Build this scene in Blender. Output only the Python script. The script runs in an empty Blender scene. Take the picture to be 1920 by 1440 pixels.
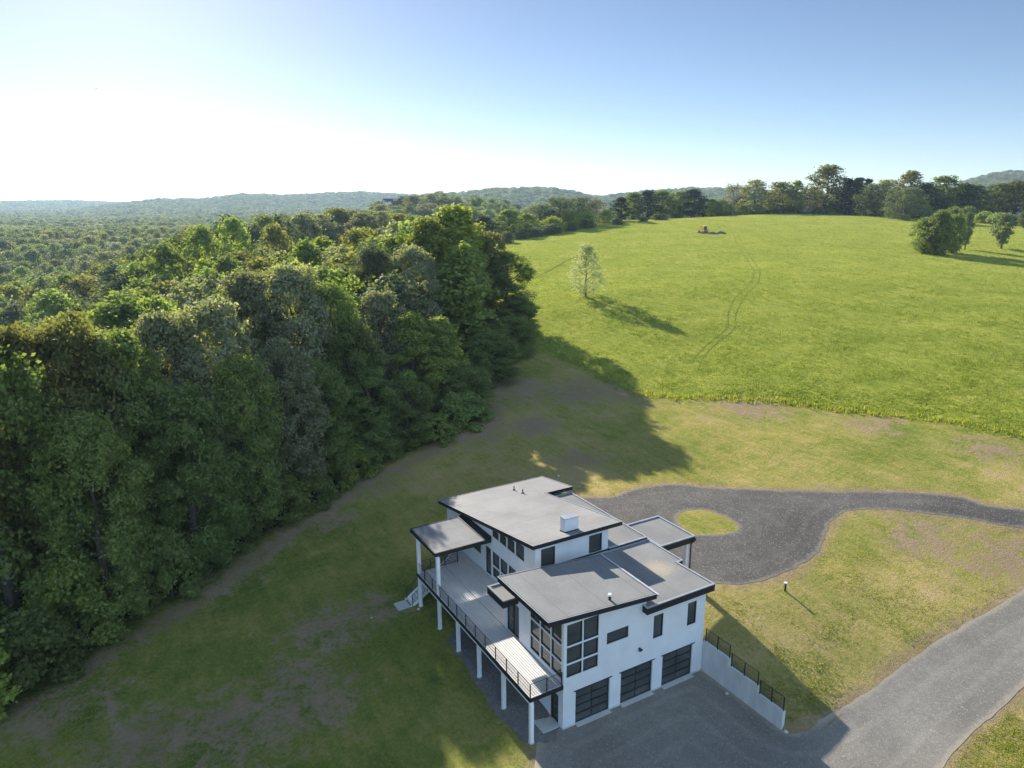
import bpy, bmesh, math, random
import numpy as np
from mathutils import Vector, Matrix
C = bpy.context.scene.collection
SC = bpy.context.scene
rad = math.radians
random.seed(7)

# ------------------------------------------------------------------ camera, sky, sun, exposure
CAM = np.array([31.6027, -21.5968, 32.1857]); YAW = rad(150.1822); PITCH = rad(14.4273); ROLL = rad(-0.4074); FPX = 1347.45
fwd = np.array([math.cos(YAW)*math.cos(PITCH), math.sin(YAW)*math.cos(PITCH), -math.sin(PITCH)])
_r = np.array([math.sin(YAW), -math.cos(YAW), 0.0]); _u = np.cross(_r, fwd)
rgt = math.cos(ROLL)*_r + math.sin(ROLL)*_u; upv = -math.sin(ROLL)*_r + math.cos(ROLL)*_u
cd = bpy.data.cameras.new('camera'); cam = bpy.data.objects.new('camera', cd); C.objects.link(cam)
cam.matrix_world = Matrix(((rgt[0], upv[0], -fwd[0], CAM[0]), (rgt[1], upv[1], -fwd[1], CAM[1]), (rgt[2], upv[2], -fwd[2], CAM[2]), (0, 0, 0, 1)))
cd.sensor_width = 36; cd.lens = 36*FPX/1920; cd.clip_start = 0.5; cd.clip_end = 40000
SC.camera = cam
SUN_TO = np.array([-2.41, 0.113, 1.08]); SUN_TO /= np.linalg.norm(SUN_TO)
SUN_EL = math.asin(SUN_TO[2]); SUN_AZ = math.atan2(SUN_TO[0], SUN_TO[1])      # clockwise from +Y
w = bpy.data.worlds.new('World'); SC.world = w; w.use_nodes = True
nt = w.node_tree; nt.nodes.clear()
sky = nt.nodes.new('ShaderNodeTexSky'); sky.sky_type = 'NISHITA'; sky.sun_disc = False
sky.sun_elevation = SUN_EL; sky.sun_rotation = SUN_AZ
sky.altitude = 200; sky.air_density = 0.6; sky.dust_density = 0.18; sky.ozone_density = 1.1
bg = nt.nodes.new('ShaderNodeBackground'); bg.inputs['Strength'].default_value = 0.052
wo = nt.nodes.new('ShaderNodeOutputWorld')
# added bluish fill light, shaped as broken cloud in unseen sky opposite the sun
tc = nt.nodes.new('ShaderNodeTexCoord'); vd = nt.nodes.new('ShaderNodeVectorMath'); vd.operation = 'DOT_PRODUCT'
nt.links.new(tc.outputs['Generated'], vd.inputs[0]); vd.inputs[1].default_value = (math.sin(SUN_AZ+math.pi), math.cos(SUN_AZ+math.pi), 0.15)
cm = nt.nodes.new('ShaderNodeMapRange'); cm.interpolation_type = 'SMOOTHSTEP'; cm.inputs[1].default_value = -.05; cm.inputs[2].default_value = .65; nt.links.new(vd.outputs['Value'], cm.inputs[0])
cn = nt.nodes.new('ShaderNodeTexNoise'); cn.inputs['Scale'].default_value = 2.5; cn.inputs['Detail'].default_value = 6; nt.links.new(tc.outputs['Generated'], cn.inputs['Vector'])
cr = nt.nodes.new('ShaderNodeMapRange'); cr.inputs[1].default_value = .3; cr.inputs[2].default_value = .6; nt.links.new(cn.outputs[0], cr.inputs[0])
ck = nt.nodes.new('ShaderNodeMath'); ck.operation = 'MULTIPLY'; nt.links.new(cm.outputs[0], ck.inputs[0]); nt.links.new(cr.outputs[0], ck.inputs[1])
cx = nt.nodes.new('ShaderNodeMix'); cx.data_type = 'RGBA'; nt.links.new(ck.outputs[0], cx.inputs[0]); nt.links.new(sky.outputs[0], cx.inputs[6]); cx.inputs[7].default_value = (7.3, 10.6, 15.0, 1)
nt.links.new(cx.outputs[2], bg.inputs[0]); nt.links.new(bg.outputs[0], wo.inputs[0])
ld = bpy.data.lights.new('sun', 'SUN'); sun = bpy.data.objects.new('sun', ld); C.objects.link(sun)
ld.energy = 5.0; ld.angle = rad(0.53); ld.color = (1.0, 0.92, 0.80)
sun.rotation_euler = Vector(SUN_TO).to_track_quat('Z', 'Y').to_euler(); sun.location = (-60, 0, 80)
vs = SC.view_settings; vs.view_transform = 'Standard'; vs.look = 'None'; vs.exposure = 1.3; vs.gamma = 1.0
SC.cycles.max_bounces = 10; SC.cycles.diffuse_bounces = 6; SC.cycles.glossy_bounces = 3
SC.cycles.transmission_bounces = 6; SC.cycles.volume_bounces = 1; SC.cycles.transparent_max_bounces = 8
SC.cycles.use_denoising = True; SC.cycles.denoising_input_passes = 'RGB_ALBEDO_NORMAL'; SC.cycles.denoising_prefilter = 'NONE'

# ------------------------------------------------------------------ small helpers
def tag(o, label=None, cat=None, group=None, kind=None):
    if label: o['label'] = label
    if cat: o['category'] = cat
    if group: o['group'] = group
    if kind: o['kind'] = kind
    return o
def empty(name, loc=(0, 0, 0), label=None, cat=None, group=None):
    o = bpy.data.objects.new(name, None); C.objects.link(o); o.location = loc; o.empty_display_size = .3
    return tag(o, label, cat, group)
def np_mesh(name, V, Fs, mat=None, smooth=False):
    """Fs: list of (n,k) int arrays"""
    me = bpy.data.meshes.new(name); V = np.asarray(V, np.float32)
    me.vertices.add(len(V)); me.vertices.foreach_set('co', V.ravel())
    idx = np.concatenate([np.asarray(f, np.int32).ravel() for f in Fs])
    ks = np.concatenate([np.full(len(f), np.asarray(f).shape[1], np.int32) for f in Fs])
    st = np.concatenate([[0], np.cumsum(ks)[:-1]]).astype(np.int32)
    me.loops.add(len(idx)); me.loops.foreach_set('vertex_index', idx)
    me.polygons.add(len(ks)); me.polygons.foreach_set('loop_start', st); me.polygons.foreach_set('loop_total', ks)
    if smooth: me.polygons.foreach_set('use_smooth', np.ones(len(ks), bool))
    if mat: me.materials.append(mat)
    me.update(calc_edges=True)
    return me
def link(name, me, parent=None, loc=(0, 0, 0)):
    o = bpy.data.objects.new(name, me); C.objects.link(o); o.location = loc
    if parent: o.parent = parent
    return o
class MB:
    def __init__(s): s.v = []; s.f = []; s.smooth = False
    def poly(s, pts):
        n = len(s.v); s.v += [tuple(map(float, p)) for p in pts]; s.f.append(tuple(range(n, n+len(pts)))); return s
    def prism(s, bot, top):
        """two matching rings (ccw from above)"""
        n = len(s.v); k = len(bot); s.v += [tuple(map(float, p)) for p in bot] + [tuple(map(float, p)) for p in top]
        s.f.append(tuple(range(n+k-1, n-1, -1))); s.f.append(tuple(range(n+k, n+2*k)))
        for i in range(k):
            j = (i+1) % k; s.f.append((n+i, n+j, n+k+j, n+k+i))
        return s
    def box(s, x0, y0, z0, x1, y1, z1):
        a = [(x0, y0), (x1, y0), (x1, y1), (x0, y1)]
        return s.prism([(p[0], p[1], z0) for p in a], [(p[0], p[1], z1) for p in a])
    def obox(s, M, u0, n0, z0, u1, n1, z1):
        """box in wall coordinates (along, outward, up) mapped by M"""
        a = [(u0, n0), (u1, n0), (u1, n1), (u0, n1)]
        return s.prism([M(p[0], p[1], z0) for p in a], [M(p[0], p[1], z1) for p in a])
    def tube(s, p, q, r0, r1=None, k=8):
        r1 = r0 if r1 is None else r1
        p = Vector(p); q = Vector(q); d = (q-p).normalized()
        a = d.orthogonal().normalized(); b = d.cross(a)
        ring = lambda c, r: [tuple(c + a*(r*math.cos(2*math.pi*i/k)) + b*(r*math.sin(2*math.pi*i/k))) for i in range(k)]
        return s.prism(ring(p, r0), ring(q, r1))
    def build(s, name, mat, parent=None, bevel=0, loc=(0, 0, 0), smooth=False):
        bm = bmesh.new(); vv = [bm.verts.new(v) for v in s.v]
        for f in s.f:
            try: bm.faces.new([vv[i] for i in f])
            except ValueError: pass
        bmesh.ops.recalc_face_normals(bm, faces=bm.faces)
        if bevel:
            bmesh.ops.bevel(bm, geom=[e for e in bm.edges], offset=bevel, segments=1, affect='EDGES', clamp_overlap=True)
        me = bpy.data.meshes.new(name); bm.to_mesh(me); bm.free()
        if smooth: me.polygons.foreach_set('use_smooth', np.ones(len(me.polygons), bool))
        me.materials.append(mat)
        return link(name, me, parent, loc)

# ------------------------------------------------------------------ materials
def mat_new(name):
    m = bpy.data.materials.new(name); m.use_nodes = True
    n = m.node_tree.nodes; n.clear(); out = n.new('ShaderNodeOutputMaterial')
    return m, n, m.node_tree.links, out
def ramp(n, cols):
    r = n.new('ShaderNodeValToRGB'); e = r.color_ramp.elements
    while len(e) < len(cols): e.new(0.5)
    for x, (p, c) in zip(e, cols): x.position = p; x.color = (*c, 1)
    return r
def noise(n, l, vec, scale, detail=4, rough=.55, dist=0):
    t = n.new('ShaderNodeTexNoise'); t.inputs['Scale'].default_value = scale; t.inputs['Detail'].default_value = detail
    t.inputs['Roughness'].default_value = rough; t.inputs['Distortion'].default_value = dist
    if vec is not None: l.new(vec, t.inputs['Vector'])
    return t
def mathn(n, l, op, a, b=None, c=None, clamp=False):
    m = n.new('ShaderNodeMath'); m.operation = op; m.use_clamp = clamp
    for i, x in enumerate((a, b, c)):
        if x is None: continue
        if hasattr(x, 'is_linked'): l.new(x, m.inputs[i])
        else: m.inputs[i].default_value = x
    return m.outputs[0]
def mixc(n, l, fac, a, b, mode='MIX'):
    m = n.new('ShaderNodeMix'); m.data_type = 'RGBA'; m.blend_type = mode
    for s, x in ((m.inputs[0], fac), (m.inputs[6], a), (m.inputs[7], b)):
        if hasattr(x, 'is_linked'): l.new(x, s)
        elif isinstance(x, tuple): s.default_value = (*x, 1)
        else: s.default_value = x
    return m.outputs[2]
def smooth(n, l, x, a, b):
    m = n.new('ShaderNodeMapRange'); m.interpolation_type = 'SMOOTHSTEP'
    l.new(x, m.inputs[0]); m.inputs[1].default_value = a; m.inputs[2].default_value = b
    return m.outputs[0]
def objvec(n): return n.new('ShaderNodeTexCoord').outputs['Object']
def mat_simple(name, cols, rough=.6, nscale=3, bump=0, bscale=40, metal=0, spec=.5, stretch=None):
    """principled with a noise ramp between two or three colours"""
    m, n, l, out = mat_new(name)
    p = n.new('ShaderNodeBsdfPrincipled'); v = objvec(n)
    if stretch:
        mp = n.new('ShaderNodeMapping'); mp.inputs['Scale'].default_value = stretch; l.new(v, mp.inputs[0]); v = mp.outputs[0]
    if len(cols) > 1:
        t = noise(n, l, v, nscale, 5)
        r = ramp(n, [(.3 + .4*i/(len(cols)-1), c) for i, c in enumerate(cols)]); l.new(t.outputs[0], r.inputs[0]); l.new(r.outputs[0], p.inputs['Base Color'])
    else: p.inputs['Base Color'].default_value = (*cols[0], 1)
    p.inputs['Roughness'].default_value = rough; p.inputs['Metallic'].default_value = metal
    p.inputs['Specular IOR Level'].default_value = spec
    if bump:
        t2 = noise(n, l, v, bscale, 4); b = n.new('ShaderNodeBump'); b.inputs['Strength'].default_value = bump; b.inputs['Distance'].default_value = .03
        l.new(t2.outputs[0], b.inputs['Height']); l.new(b.outputs[0], p.inputs['Normal'])
    l.new(p.outputs[0], out.inputs[0])
    return m
def mat_leaf(name, cols, trans=.45, tboost=(1.45, 1.45, .55), var=.28, gloss=.02):
    m, n, l, out = mat_new(name)
    g = n.new('ShaderNodeNewGeometry'); oi = n.new('ShaderNodeObjectInfo')
    r = ramp(n, [(i/(len(cols)-1), c) for i, c in enumerate(cols)])
    k = mathn(n, l, 'MULTIPLY_ADD', g.outputs['Random Per Island'], .5, mathn(n, l, 'MULTIPLY', oi.outputs['Random'], .5))
    l.new(k, r.inputs[0])
    hs = n.new('ShaderNodeHueSaturation'); l.new(r.outputs[0], hs.inputs['Color'])
    l.new(mathn(n, l, 'MULTIPLY_ADD', oi.outputs['Random'], .035, .483), hs.inputs['Hue'])
    rr = mathn(n, l, 'FRACT', mathn(n, l, 'MULTIPLY', oi.outputs['Random'], 17.3))
    l.new(mathn(n, l, 'MULTIPLY_ADD', rr, var*2, 1-var), hs.inputs['Value'])
    d = n.new('ShaderNodeBsdfDiffuse'); l.new(hs.outputs[0], d.inputs[0])
    t = n.new('ShaderNodeBsdfTranslucent'); l.new(mixc(n, l, 1.0, hs.outputs[0], tuple(tboost), 'MULTIPLY'), t.inputs[0])
    mx = n.new('ShaderNodeMixShader'); mx.inputs[0].default_value = trans; l.new(d.outputs[0], mx.inputs[1]); l.new(t.outputs[0], mx.inputs[2])
    gl = n.new('ShaderNodeBsdfGlossy'); gl.inputs['Roughness'].default_value = .6; gl.inputs[0].default_value = (.8, .85, .8, 1)
    lw = n.new('ShaderNodeLayerWeight'); lw.inputs[0].default_value = .35
    mx2 = n.new('ShaderNodeMixShader'); l.new(mathn(n, l, 'MULTIPLY_ADD', lw.outputs[0], gloss*1.5, gloss*.35), mx2.inputs[0]); l.new(mx.outputs[0], mx2.inputs[1]); l.new(gl.outputs[0], mx2.inputs[2])
    l.new(mx2.outputs[0], out.inputs[0])
    return m
M = {}
def mat_stucco():
    m, n, l, out = mat_new('white_stucco'); p = n.new('ShaderNodeBsdfPrincipled'); v = objvec(n)
    t = noise(n, l, v, .8, 6); r = ramp(n, [(.3, (.62, .64, .66)), (.7, (.70, .72, .74))]); l.new(t.outputs[0], r.inputs[0]); l.new(r.outputs[0], p.inputs['Base Color'])
    p.inputs['Roughness'].default_value = .85; p.inputs['Specular IOR Level'].default_value = .25
    t2 = noise(n, l, v, 90, 3); b = n.new('ShaderNodeBump'); b.inputs['Strength'].default_value = .25; b.inputs['Distance'].default_value = .01
    l.new(t2.outputs[0], b.inputs['Height']); l.new(b.outputs[0], p.inputs['Normal']); l.new(p.outputs[0], out.inputs[0]); return m
def mat_membrane(name, c0, c1, seam_axis=1, seam=2.1):
    """roofing membrane: soft patches, lapped seams every couple of metres"""
    m, n, l, out = mat_new(name); p = n.new('ShaderNodeBsdfPrincipled'); v = objvec(n)
    t = noise(n, l, v, .35, 5, .6); t2 = noise(n, l, v, 6, 4, .6)
    k = mathn(n, l, 'ADD', mathn(n, l, 'MULTIPLY', t.outputs[0], .7), mathn(n, l, 'MULTIPLY', t2.outputs[0], .3))
    r = ramp(n, [(.35, c0), (.65, c1)]); l.new(k, r.inputs[0])
    s = n.new('ShaderNodeSeparateXYZ'); l.new(v, s.inputs[0])
    fr = mathn(n, l, 'FRACT', mathn(n, l, 'DIVIDE', s.outputs[1-seam_axis], seam))
    line = mathn(n, l, 'LESS_THAN', fr, .05/seam)
    col = mixc(n, l, mathn(n, l, 'MULTIPLY', line, .55), r.outputs[0], tuple(x*.6 for x in c0))
    if name.startswith('grey'):
        dv = n.new('ShaderNodeVectorMath'); dv.operation = 'DISTANCE'; l.new(v, dv.inputs[0]); dv.inputs[1].default_value = (-3.1, 10.2, 6.85)
        kk = mathn(n, l, 'ADD', dv.outputs['Value'], mathn(n, l, 'MULTIPLY', mathn(n, l, 'SUBTRACT', t2.outputs[0], .5), 3.5))
        col = mixc(n, l, mathn(n, l, 'MULTIPLY', smooth(n, l, kk, 1.6, .2), .55), col, (.42, .34, .24))
    l.new(col, p.inputs['Base Color']); p.inputs['Roughness'].default_value = .75; p.inputs['Specular IOR Level'].default_value = .15
    b = n.new('ShaderNodeBump'); b.inputs['Strength'].default_value = .35; b.inputs['Distance'].default_value = .05
    l.new(mathn(n, l, 'ADD', t.outputs[0], mathn(n, l, 'MULTIPLY', fr, .15)), b.inputs['Height']); l.new(b.outputs[0], p.inputs['Normal'])
    l.new(p.outputs[0], out.inputs[0]); return m
M['stucco'] = mat_stucco()
M['roof_pale'] = mat_membrane('pale_roof_membrane', (.155, .158, .164), (.215, .216, .219), 1, 2.4)
M['roof_grey'] = mat_membrane('grey_roof_membrane', (.155, .157, .160), (.220, .220, .220), 0, 3.0)
M['fascia'] = mat_simple('black_fascia', [(.012, .013, .016), (.02, .021, .025)], .65, 2, spec=.25)
M['coping'] = mat_simple('grey_metal_coping', [(.30, .32, .35), (.42, .44, .47)], .35, 2, metal=.3)
M['black'] = mat_simple('black_metal', [(.010, .011, .013), (.018, .019, .022)], .4, 4)
M['glass'] = mat_simple('dark_window_glass', [(.035, .042, .043), (.07, .078, .075)], .03, .8, spec=.8)
M['white'] = mat_simple('white_trim_paint', [(.70, .72, .74), (.80, .81, .82)], .5, 2)
M['post_wh'] = mat_simple('white_post_wrap', [(.72, .73, .75), (.80, .81, .82)], .55, 2)
M['deck'] = mat_simple('grey_composite_boards', [(.48, .46, .45), (.56, .54, .53), (.64, .62, .60)], .6, 3.0, .1, 60, stretch=(.25, 7, 1))
M['conc'] = mat_simple('poured_concrete', [(.44, .44, .43), (.53, .53, .52), (.61, .60, .58)], .85, 1.2, .2, 25, stretch=(1.5, 1.5, .35))
M['slab'] = mat_simple('pale_concrete_slab', [(.42, .42, .41), (.52, .51, .49)], .85, 2, .2, 30)
M['steel'] = mat_simple('galvanised_steel', [(.55, .56, .58), (.68, .69, .70)], .4, 3, metal=.5)
M['bark'] = mat_simple('grey_brown_bark', [(.05, .04, .03), (.10, .085, .07)], .95, 3, .6, 14, stretch=(3, 3, .5))
M['bark_pale'] = mat_simple('pale_grey_bark', [(.12, .10, .085), (.22, .20, .17)], .95, 3, .6, 14, stretch=(3, 3, .5))
M['orange'] = mat_simple('orange_machine_paint', [(.50, .13, .02), (.62, .19, .035)], .45, 3)
M['rubber'] = mat_simple('black_rubber_track', [(.015, .015, .015), (.04, .037, .034)], .9, 5)
M['soil'] = mat_simple('dug_dark_soil', [(.05, .043, .037), (.11, .095, .08), (.19, .17, .145)], .95, 1.4, .8, 5)
M['shingle'] = mat_simple('dark_roof_shingle', [(.05, .05, .055), (.10, .10, .11)], .9, 2)
M['siding'] = mat_simple('white_house_siding', [(.62, .63, .65), (.75, .76, .78)], .7, 1)
M['siding_blue'] = mat_simple('pale_blue_house_siding', [(.32, .42, .58), (.42, .52, .68)], .7, 1)
M['maple'] = mat_leaf('maple_leaves', [(0.109, 0.155, 0.047), (0.177, 0.233, 0.067), (0.263, 0.306, 0.094)])
M['oak'] = mat_leaf('oak_leaves', [(0.117, 0.131, 0.046), (0.194, 0.200, 0.073), (0.280, 0.266, 0.111)])
M['ash'] = mat_leaf('ash_leaves', [(0.141, 0.164, 0.096), (0.217, 0.237, 0.139), (0.342, 0.336, 0.252)], gloss=.03)
M['valley'] = mat_leaf('pale_valley_leaves', [(.11, .15, .06), (.16, .20, .085), (.22, .245, .12)])
M['lime'] = mat_leaf('young_bright_leaves', [(0.150, 0.200, 0.040), (0.226, 0.280, 0.057), (0.310, 0.339, 0.093)])
M['dark'] = mat_leaf('dark_needles', [(0.015, 0.033, 0.017), (0.027, 0.051, 0.024), (0.045, 0.072, 0.031)], trans=.15)
M['olive'] = mat_leaf('grey_olive_leaves', [(0.074, 0.101, 0.055), (0.111, 0.139, 0.080), (0.160, 0.182, 0.118)], gloss=.03)
M['brown'] = mat_leaf('brownish_thin_leaves', [(0.119, 0.105, 0.068), (0.161, 0.147, 0.089), (0.196, 0.189, 0.121)])
M['blossom'] = mat_leaf('pale_cream_leaves', [(.23, .25, .10), (.32, .34, .15), (.43, .43, .23)], trans=.4, tboost=(1.1, 1.1, .8))
M['grass'] = mat_leaf('meadow_grass_blades', [(0.128, 0.191, 0.032), (0.204, 0.260, 0.042), (0.278, 0.300, 0.068)], trans=.5, var=.05, tboost=(1.2, 1.2, .7), gloss=0)
M['lawng'] = mat_leaf('lawn_grass_blades', [(.15, .20, .035), (.24, .27, .050), (.36, .31, .11)], trans=.45, var=.05, gloss=0)

# ------------------------------------------------------------------ terrain height
fh = np.array([math.cos(YAW), math.sin(YAW)]); rh = np.array([math.sin(YAW), -math.cos(YAW)])
def ds(d, s): return CAM[:2] + d*fh + s*rh
def to_ds(x, y):
    dx = x-CAM[0]; dy = y-CAM[1]
    return dx*fh[0]+dy*fh[1], dx*rh[0]+dy*rh[1]
CT = [(0, 0, 0), (-4, -6, -.05), (-12, -6, 0), (-17, -7, 0), (-22, -2, .1), (-22, 2, .3), (-26, 6, .9), (-30, 14, 2.3), (-24, 14, 2.8), (-18, 14, 3.0), (-10, 14, 3.05), (-4, 13, 2.75),
      (0, 12.1, 2.15), (2.4, 12.1, 1.62), (4.85, 12.1, 1.1), (6.9, 12.1, .5), (9.5, 12, .05), (-16.6, -30.5, -.4), (-8, -16.3, -.15), (1.6, -3.2, -.05), (10.5, 11.8, 0), (10.5, 5, 0), (9.2, 20.9, .65), (8.5, 36.7, 1.9), (14.4, 24.8, .45), (16, 12, -.1), (20, 0, -.2), (8, -10, -.1),
      (20, 40, 1.2), (30, 20, -.3), (20, -30, -.6), (45, -10, -1), (50, 50, 1), (60, -60, -3), (-24.4, -25.3, -.5), (-47, 2.8, .5), (-37.6, 10.3, 1.4), (-36.9, 20.5, 2.8), (-29.4, 22.9, 3.0), (-20.1, 29.1, 3.15), (-10.7, 26.2, 3.1), (-3.7, 18.8, 2.95), (-1, 21.1, 2.75), (2, 26, 2.2), (2, 49.5, 4.4), (3, 43, 3.4), (5, 37, 2.4), (-9.4, 33.2, 3.3),
      (-42.7, 41.4, 5.4), (-25.9, 53.4, 6.0), (-6.3, 66.3, 6.6), (-64.3, 37.3, 5.2), (-48.9, 22.1, 3.4), (-90.8, 66.4, 12.4), (-181.9, 189.2, 19.7), (-237.8, 292.7, 24), (-221.9, 119.3, 16.5), (-254.1, 183.7, 21.7), (-95, 200, 14.9), (-91, 227.1, 16), (-124.3, 309.6, 18.8), (-64.6, 68, 10.1)]
CT = np.array(CT, float)
_X = [(50, -45, -2), (70, -60, -5), (100, -90, -14), (100, -55, -3), (80, -30, 0), (112, -22, 3.5), (150, -12, 7), (200, -40, 9), (250, -70, 10), (200, -95, -6), (300, -130, -12), (150, -95, -13), (200, -150, -27), (300, -220, -27), (350, -60, 9), (420, 0, 14), (420, 70, 19), (430, 140, 23.5), (430, 260, 24), (430, 340, 23), (330, 300, 21), (200, 160, 13.5), (150, 120, 11), (110, 100, 8.6), (100, -140, -16), (60, -100, -8), (400, -220, -28), (400, -330, -32), (250, 110, 17.3), (200, 60, 15), (170, 90, 13.6), (340, 85, 22.2), (300, 30, 19)]
CT = np.vstack([CT, [(*ds(d, s), z) for d, s, z in _X]])
def _ker(r): return r
def _fit(P):
    n = len(P); r = np.hypot(P[:, None, 0]-P[None, :, 0], P[:, None, 1]-P[None, :, 1])
    k = np.sqrt(r*r+9.0)           # multiquadric
    A = np.zeros((n+3, n+3)); A[:n, :n] = k + np.eye(n)*(-.6); A[:n, n] = 1; A[:n, n+1:] = P[:, :2]; A[n, :n] = 1; A[n+1:, :n] = P[:, :2].T
    return np.linalg.solve(A, np.concatenate([P[:, 2], [0, 0, 0]]))
TW = _fit(CT)
def sstep(a, b, x):
    t = np.clip((x-a)/(b-a), 0, 1); return t*t*(3-2*t)
RIDGES = [  # distance, half width, [(pixel x, pixel y of crest line)]
    (6500, 1500, [(-900, 378), (0, 379), (130, 377), (260, 381), (330, 392), (400, 400), (2600, 420)]),
    (4200, 1300, [(-900, 398), (120, 394), (200, 386), (300, 375), (380, 375), (460, 366), (540, 368), (620, 364), (680, 362), (740, 365), (900, 374), (2600, 395)]),
    (820, 240, [(-900, 440), (600, 430), (660, 398), (720, 384), (770, 368), (830, 364), (890, 368), (950, 382), (1010, 398), (1100, 420), (2600, 440)]),
    (2600, 800, [(-900, 420), (720, 400), (800, 368), (870, 359), (930, 353), (990, 351), (1050, 353), (1090, 361), (1120, 368), (1180, 362), (1230, 356), (1300, 353), (1400, 353), (1500, 362), (1640, 366), (1740, 356), (1800, 344), (1850, 333), (1890, 328), (1940, 329), (2100, 340), (2600, 366)]),
]
def vnoise(x, y, seed=0):
    xi = np.floor(x).astype(int); yi = np.floor(y).astype(int); fx = x-xi; fy = y-yi; fx = fx*fx*(3-2*fx); fy = fy*fy*(3-2*fy)
    h = lambda a, b: (np.sin(a*127.1+b*311.7+seed*74.7)*43758.5453) % 1.0
    return (h(xi, yi)*(1-fx)+h(xi+1, yi)*fx)*(1-fy)+(h(xi, yi+1)*(1-fx)+h(xi+1, yi+1)*fx)*fy
def far_h(x, y):
    d, s = to_ds(x, y); dd = np.hypot(d, s); px = np.where(d > 1, 960+FPX*s/np.maximum(d, 1)/math.cos(PITCH), -900)
    base = -30 - 8*sstep(800, 3000, dd) + 10*(vnoise(x/420, y/420, 3)-.5)
    base = base + 48*sstep(0.0, .28, np.where(d > 1, s/np.maximum(d, 1), -1))*(1-sstep(700, 1500, dd))
    z = base
    for D, wd, tb in RIDGES:
        tx = np.array([t[0] for t in tb], float); ty = np.array([t[1] for t in tb], float)
        hz = 379-(np.clip(px, 0, 1920)-160)*23/3225. - 0
        top = CAM[2] + (hz - np.interp(px, tx, ty))*.94/FPX*D - (26 if D == 2600 else 19 if D > 1000 else 25)
        rz = base + np.maximum(top-base, 0)*np.exp(-((dd-D)/wd)**2*1.6) 
        z = np.maximum(z, rz)
    return z + (vnoise(x/60, y/60, 9)-.5)*4*sstep(600, 1200, dd)
def height(x, y):
    x = np.asarray(x, float); y = np.asarray(y, float); sh = x.shape; x = x.ravel(); y = y.ravel()
    out = np.empty(len(x)); n = len(CT)
    for i in range(0, len(x), 20000):
        xx = x[i:i+20000]; yy = y[i:i+20000]
        r = np.hypot(xx[:, None]-CT[None, :, 0], yy[:, None]-CT[None, :, 1])
        out[i:i+20000] = np.sqrt(r*r+9) @ TW[:n] + TW[n] + TW[n+1]*xx + TW[n+2]*yy
    d, s = to_ds(x, y); dd = np.hypot(d, s)
    f = sstep(380, 640, dd)
    f = np.maximum(f, sstep(120, 260, -d))
    near = np.clip(out, -40, 60)
    z = near*(1-f) + far_h(x, y)*f
    z += ((vnoise(x/9, y/9, 1)-.5)*.35 + (vnoise(x/3.1, y/3.1, 2)-.5)*.10)*sstep(1.5, 8, np.maximum(np.abs(x+9)-16, np.abs(y-6)-10))
    # flat apron in front of the garage doors, held back by the concrete wall
    m = (1-sstep(11.76, 11.84 + 5*sstep(6.8, 8.5, x), y))*sstep(-2.0, -1.0, x)*(1-sstep(7.2, 11, x))*sstep(-6, -3, y)
    z = z*(1-m)
    return z.reshape(sh)
def hz1(x, y): return float(height(np.array([x]), np.array([y]))[0])
def gp(px, py):
    """where the sight line through a point of the photo meets the ground"""
    r = fwd + rgt*(px-960)/FPX - upv*(py-720)/FPX
    t = np.concatenate([np.linspace(20, 500, 2400)]); P = CAM + t[:, None]*r
    k = np.nonzero(P[:, 2] < height(P[:, 0], P[:, 1]))[0]
    if len(k) == 0: return P[-1]
    i = k[0]; a, b = t[max(i-1, 0)], t[i]
    tt = np.linspace(a, b, 21); P = CAM + tt[:, None]*r; k = np.nonzero(P[:, 2] < height(P[:, 0], P[:, 1]))[0]
    return P[k[0] if len(k) else -1]

# ------------------------------------------------------------------ outlines on the ground
def wpoly(pix): return np.array([gp(*p)[:2] for p in pix])
def sdf(P, x, y):
    """signed distance to a closed polygon, negative inside"""
    x = np.asarray(x, float); y = np.asarray(y, float); dm = np.full(x.shape, 1e9); ins = np.zeros(x.shape, bool)
    for i in range(len(P)):
        ax, ay = P[i]; bx, by = P[(i+1) % len(P)]; ex, ey = bx-ax, by-ay
        t = np.clip(((x-ax)*ex+(y-ay)*ey)/(ex*ex+ey*ey+1e-12), 0, 1)
        dm = np.minimum(dm, np.hypot(x-ax-t*ex, y-ay-t*ey))
        c = ((ay > y) != (by > y)) & (x < (bx-ax)*(y-ay)/((by-ay) if abs(by-ay) > 1e-12 else 1e-12)+ax); ins ^= c
    return np.where(ins, -dm, dm)
def refine(P, step=.6, jit=.12, seed=1):
    rng = np.random.default_rng(seed); out = []
    for i in range(len(P)):
        p0, p1, p2, p3 = P[i-1], P[i], P[(i+1) % len(P)], P[(i+2) % len(P)]
        n = max(1, int(np.hypot(*(p2-p1))/step))
        for k in range(n):
            t = k/n; q = .5*((2*p1)+(-p0+p2)*t+(2*p0-5*p1+4*p2-p3)*t*t+(-p0+3*p1-3*p2+p3)*t**3)
            out.append(q + rng.normal(0, jit, 2))
    return np.array(out)
loop_px = [(1150, 930), (1200, 915), (1270, 908), (1330, 914), (1450, 919), (1600, 921), (1700, 923), (1800, 933), (1918, 955)]
loop_px2 = [(1918, 989), (1850, 977), (1750, 964), (1680, 957), (1620, 955), (1578, 962), (1556, 982), (1545, 1010), (1528, 1040), (1500, 1060), (1465, 1076), (1430, 1089), (1380, 1096), (1345, 1093)]
A = wpoly(loop_px); B = wpoly(loop_px2)
LOOP = np.vstack([A, A[-1]+(14, 17), A[-1]+(17, 13), B, [(-6, 13.4), (-12, 13.0), (-18, 14.5), (-23, 17)]])
LOOP = refine(LOOP, .6, .07, 3)
ISL = refine(wpoly([(1268, 972), (1288, 958), (1322, 957), (1358, 968), (1384, 985), (1374, 998), (1330, 1003), (1290, 999)]), .5, .05, 4)
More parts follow.
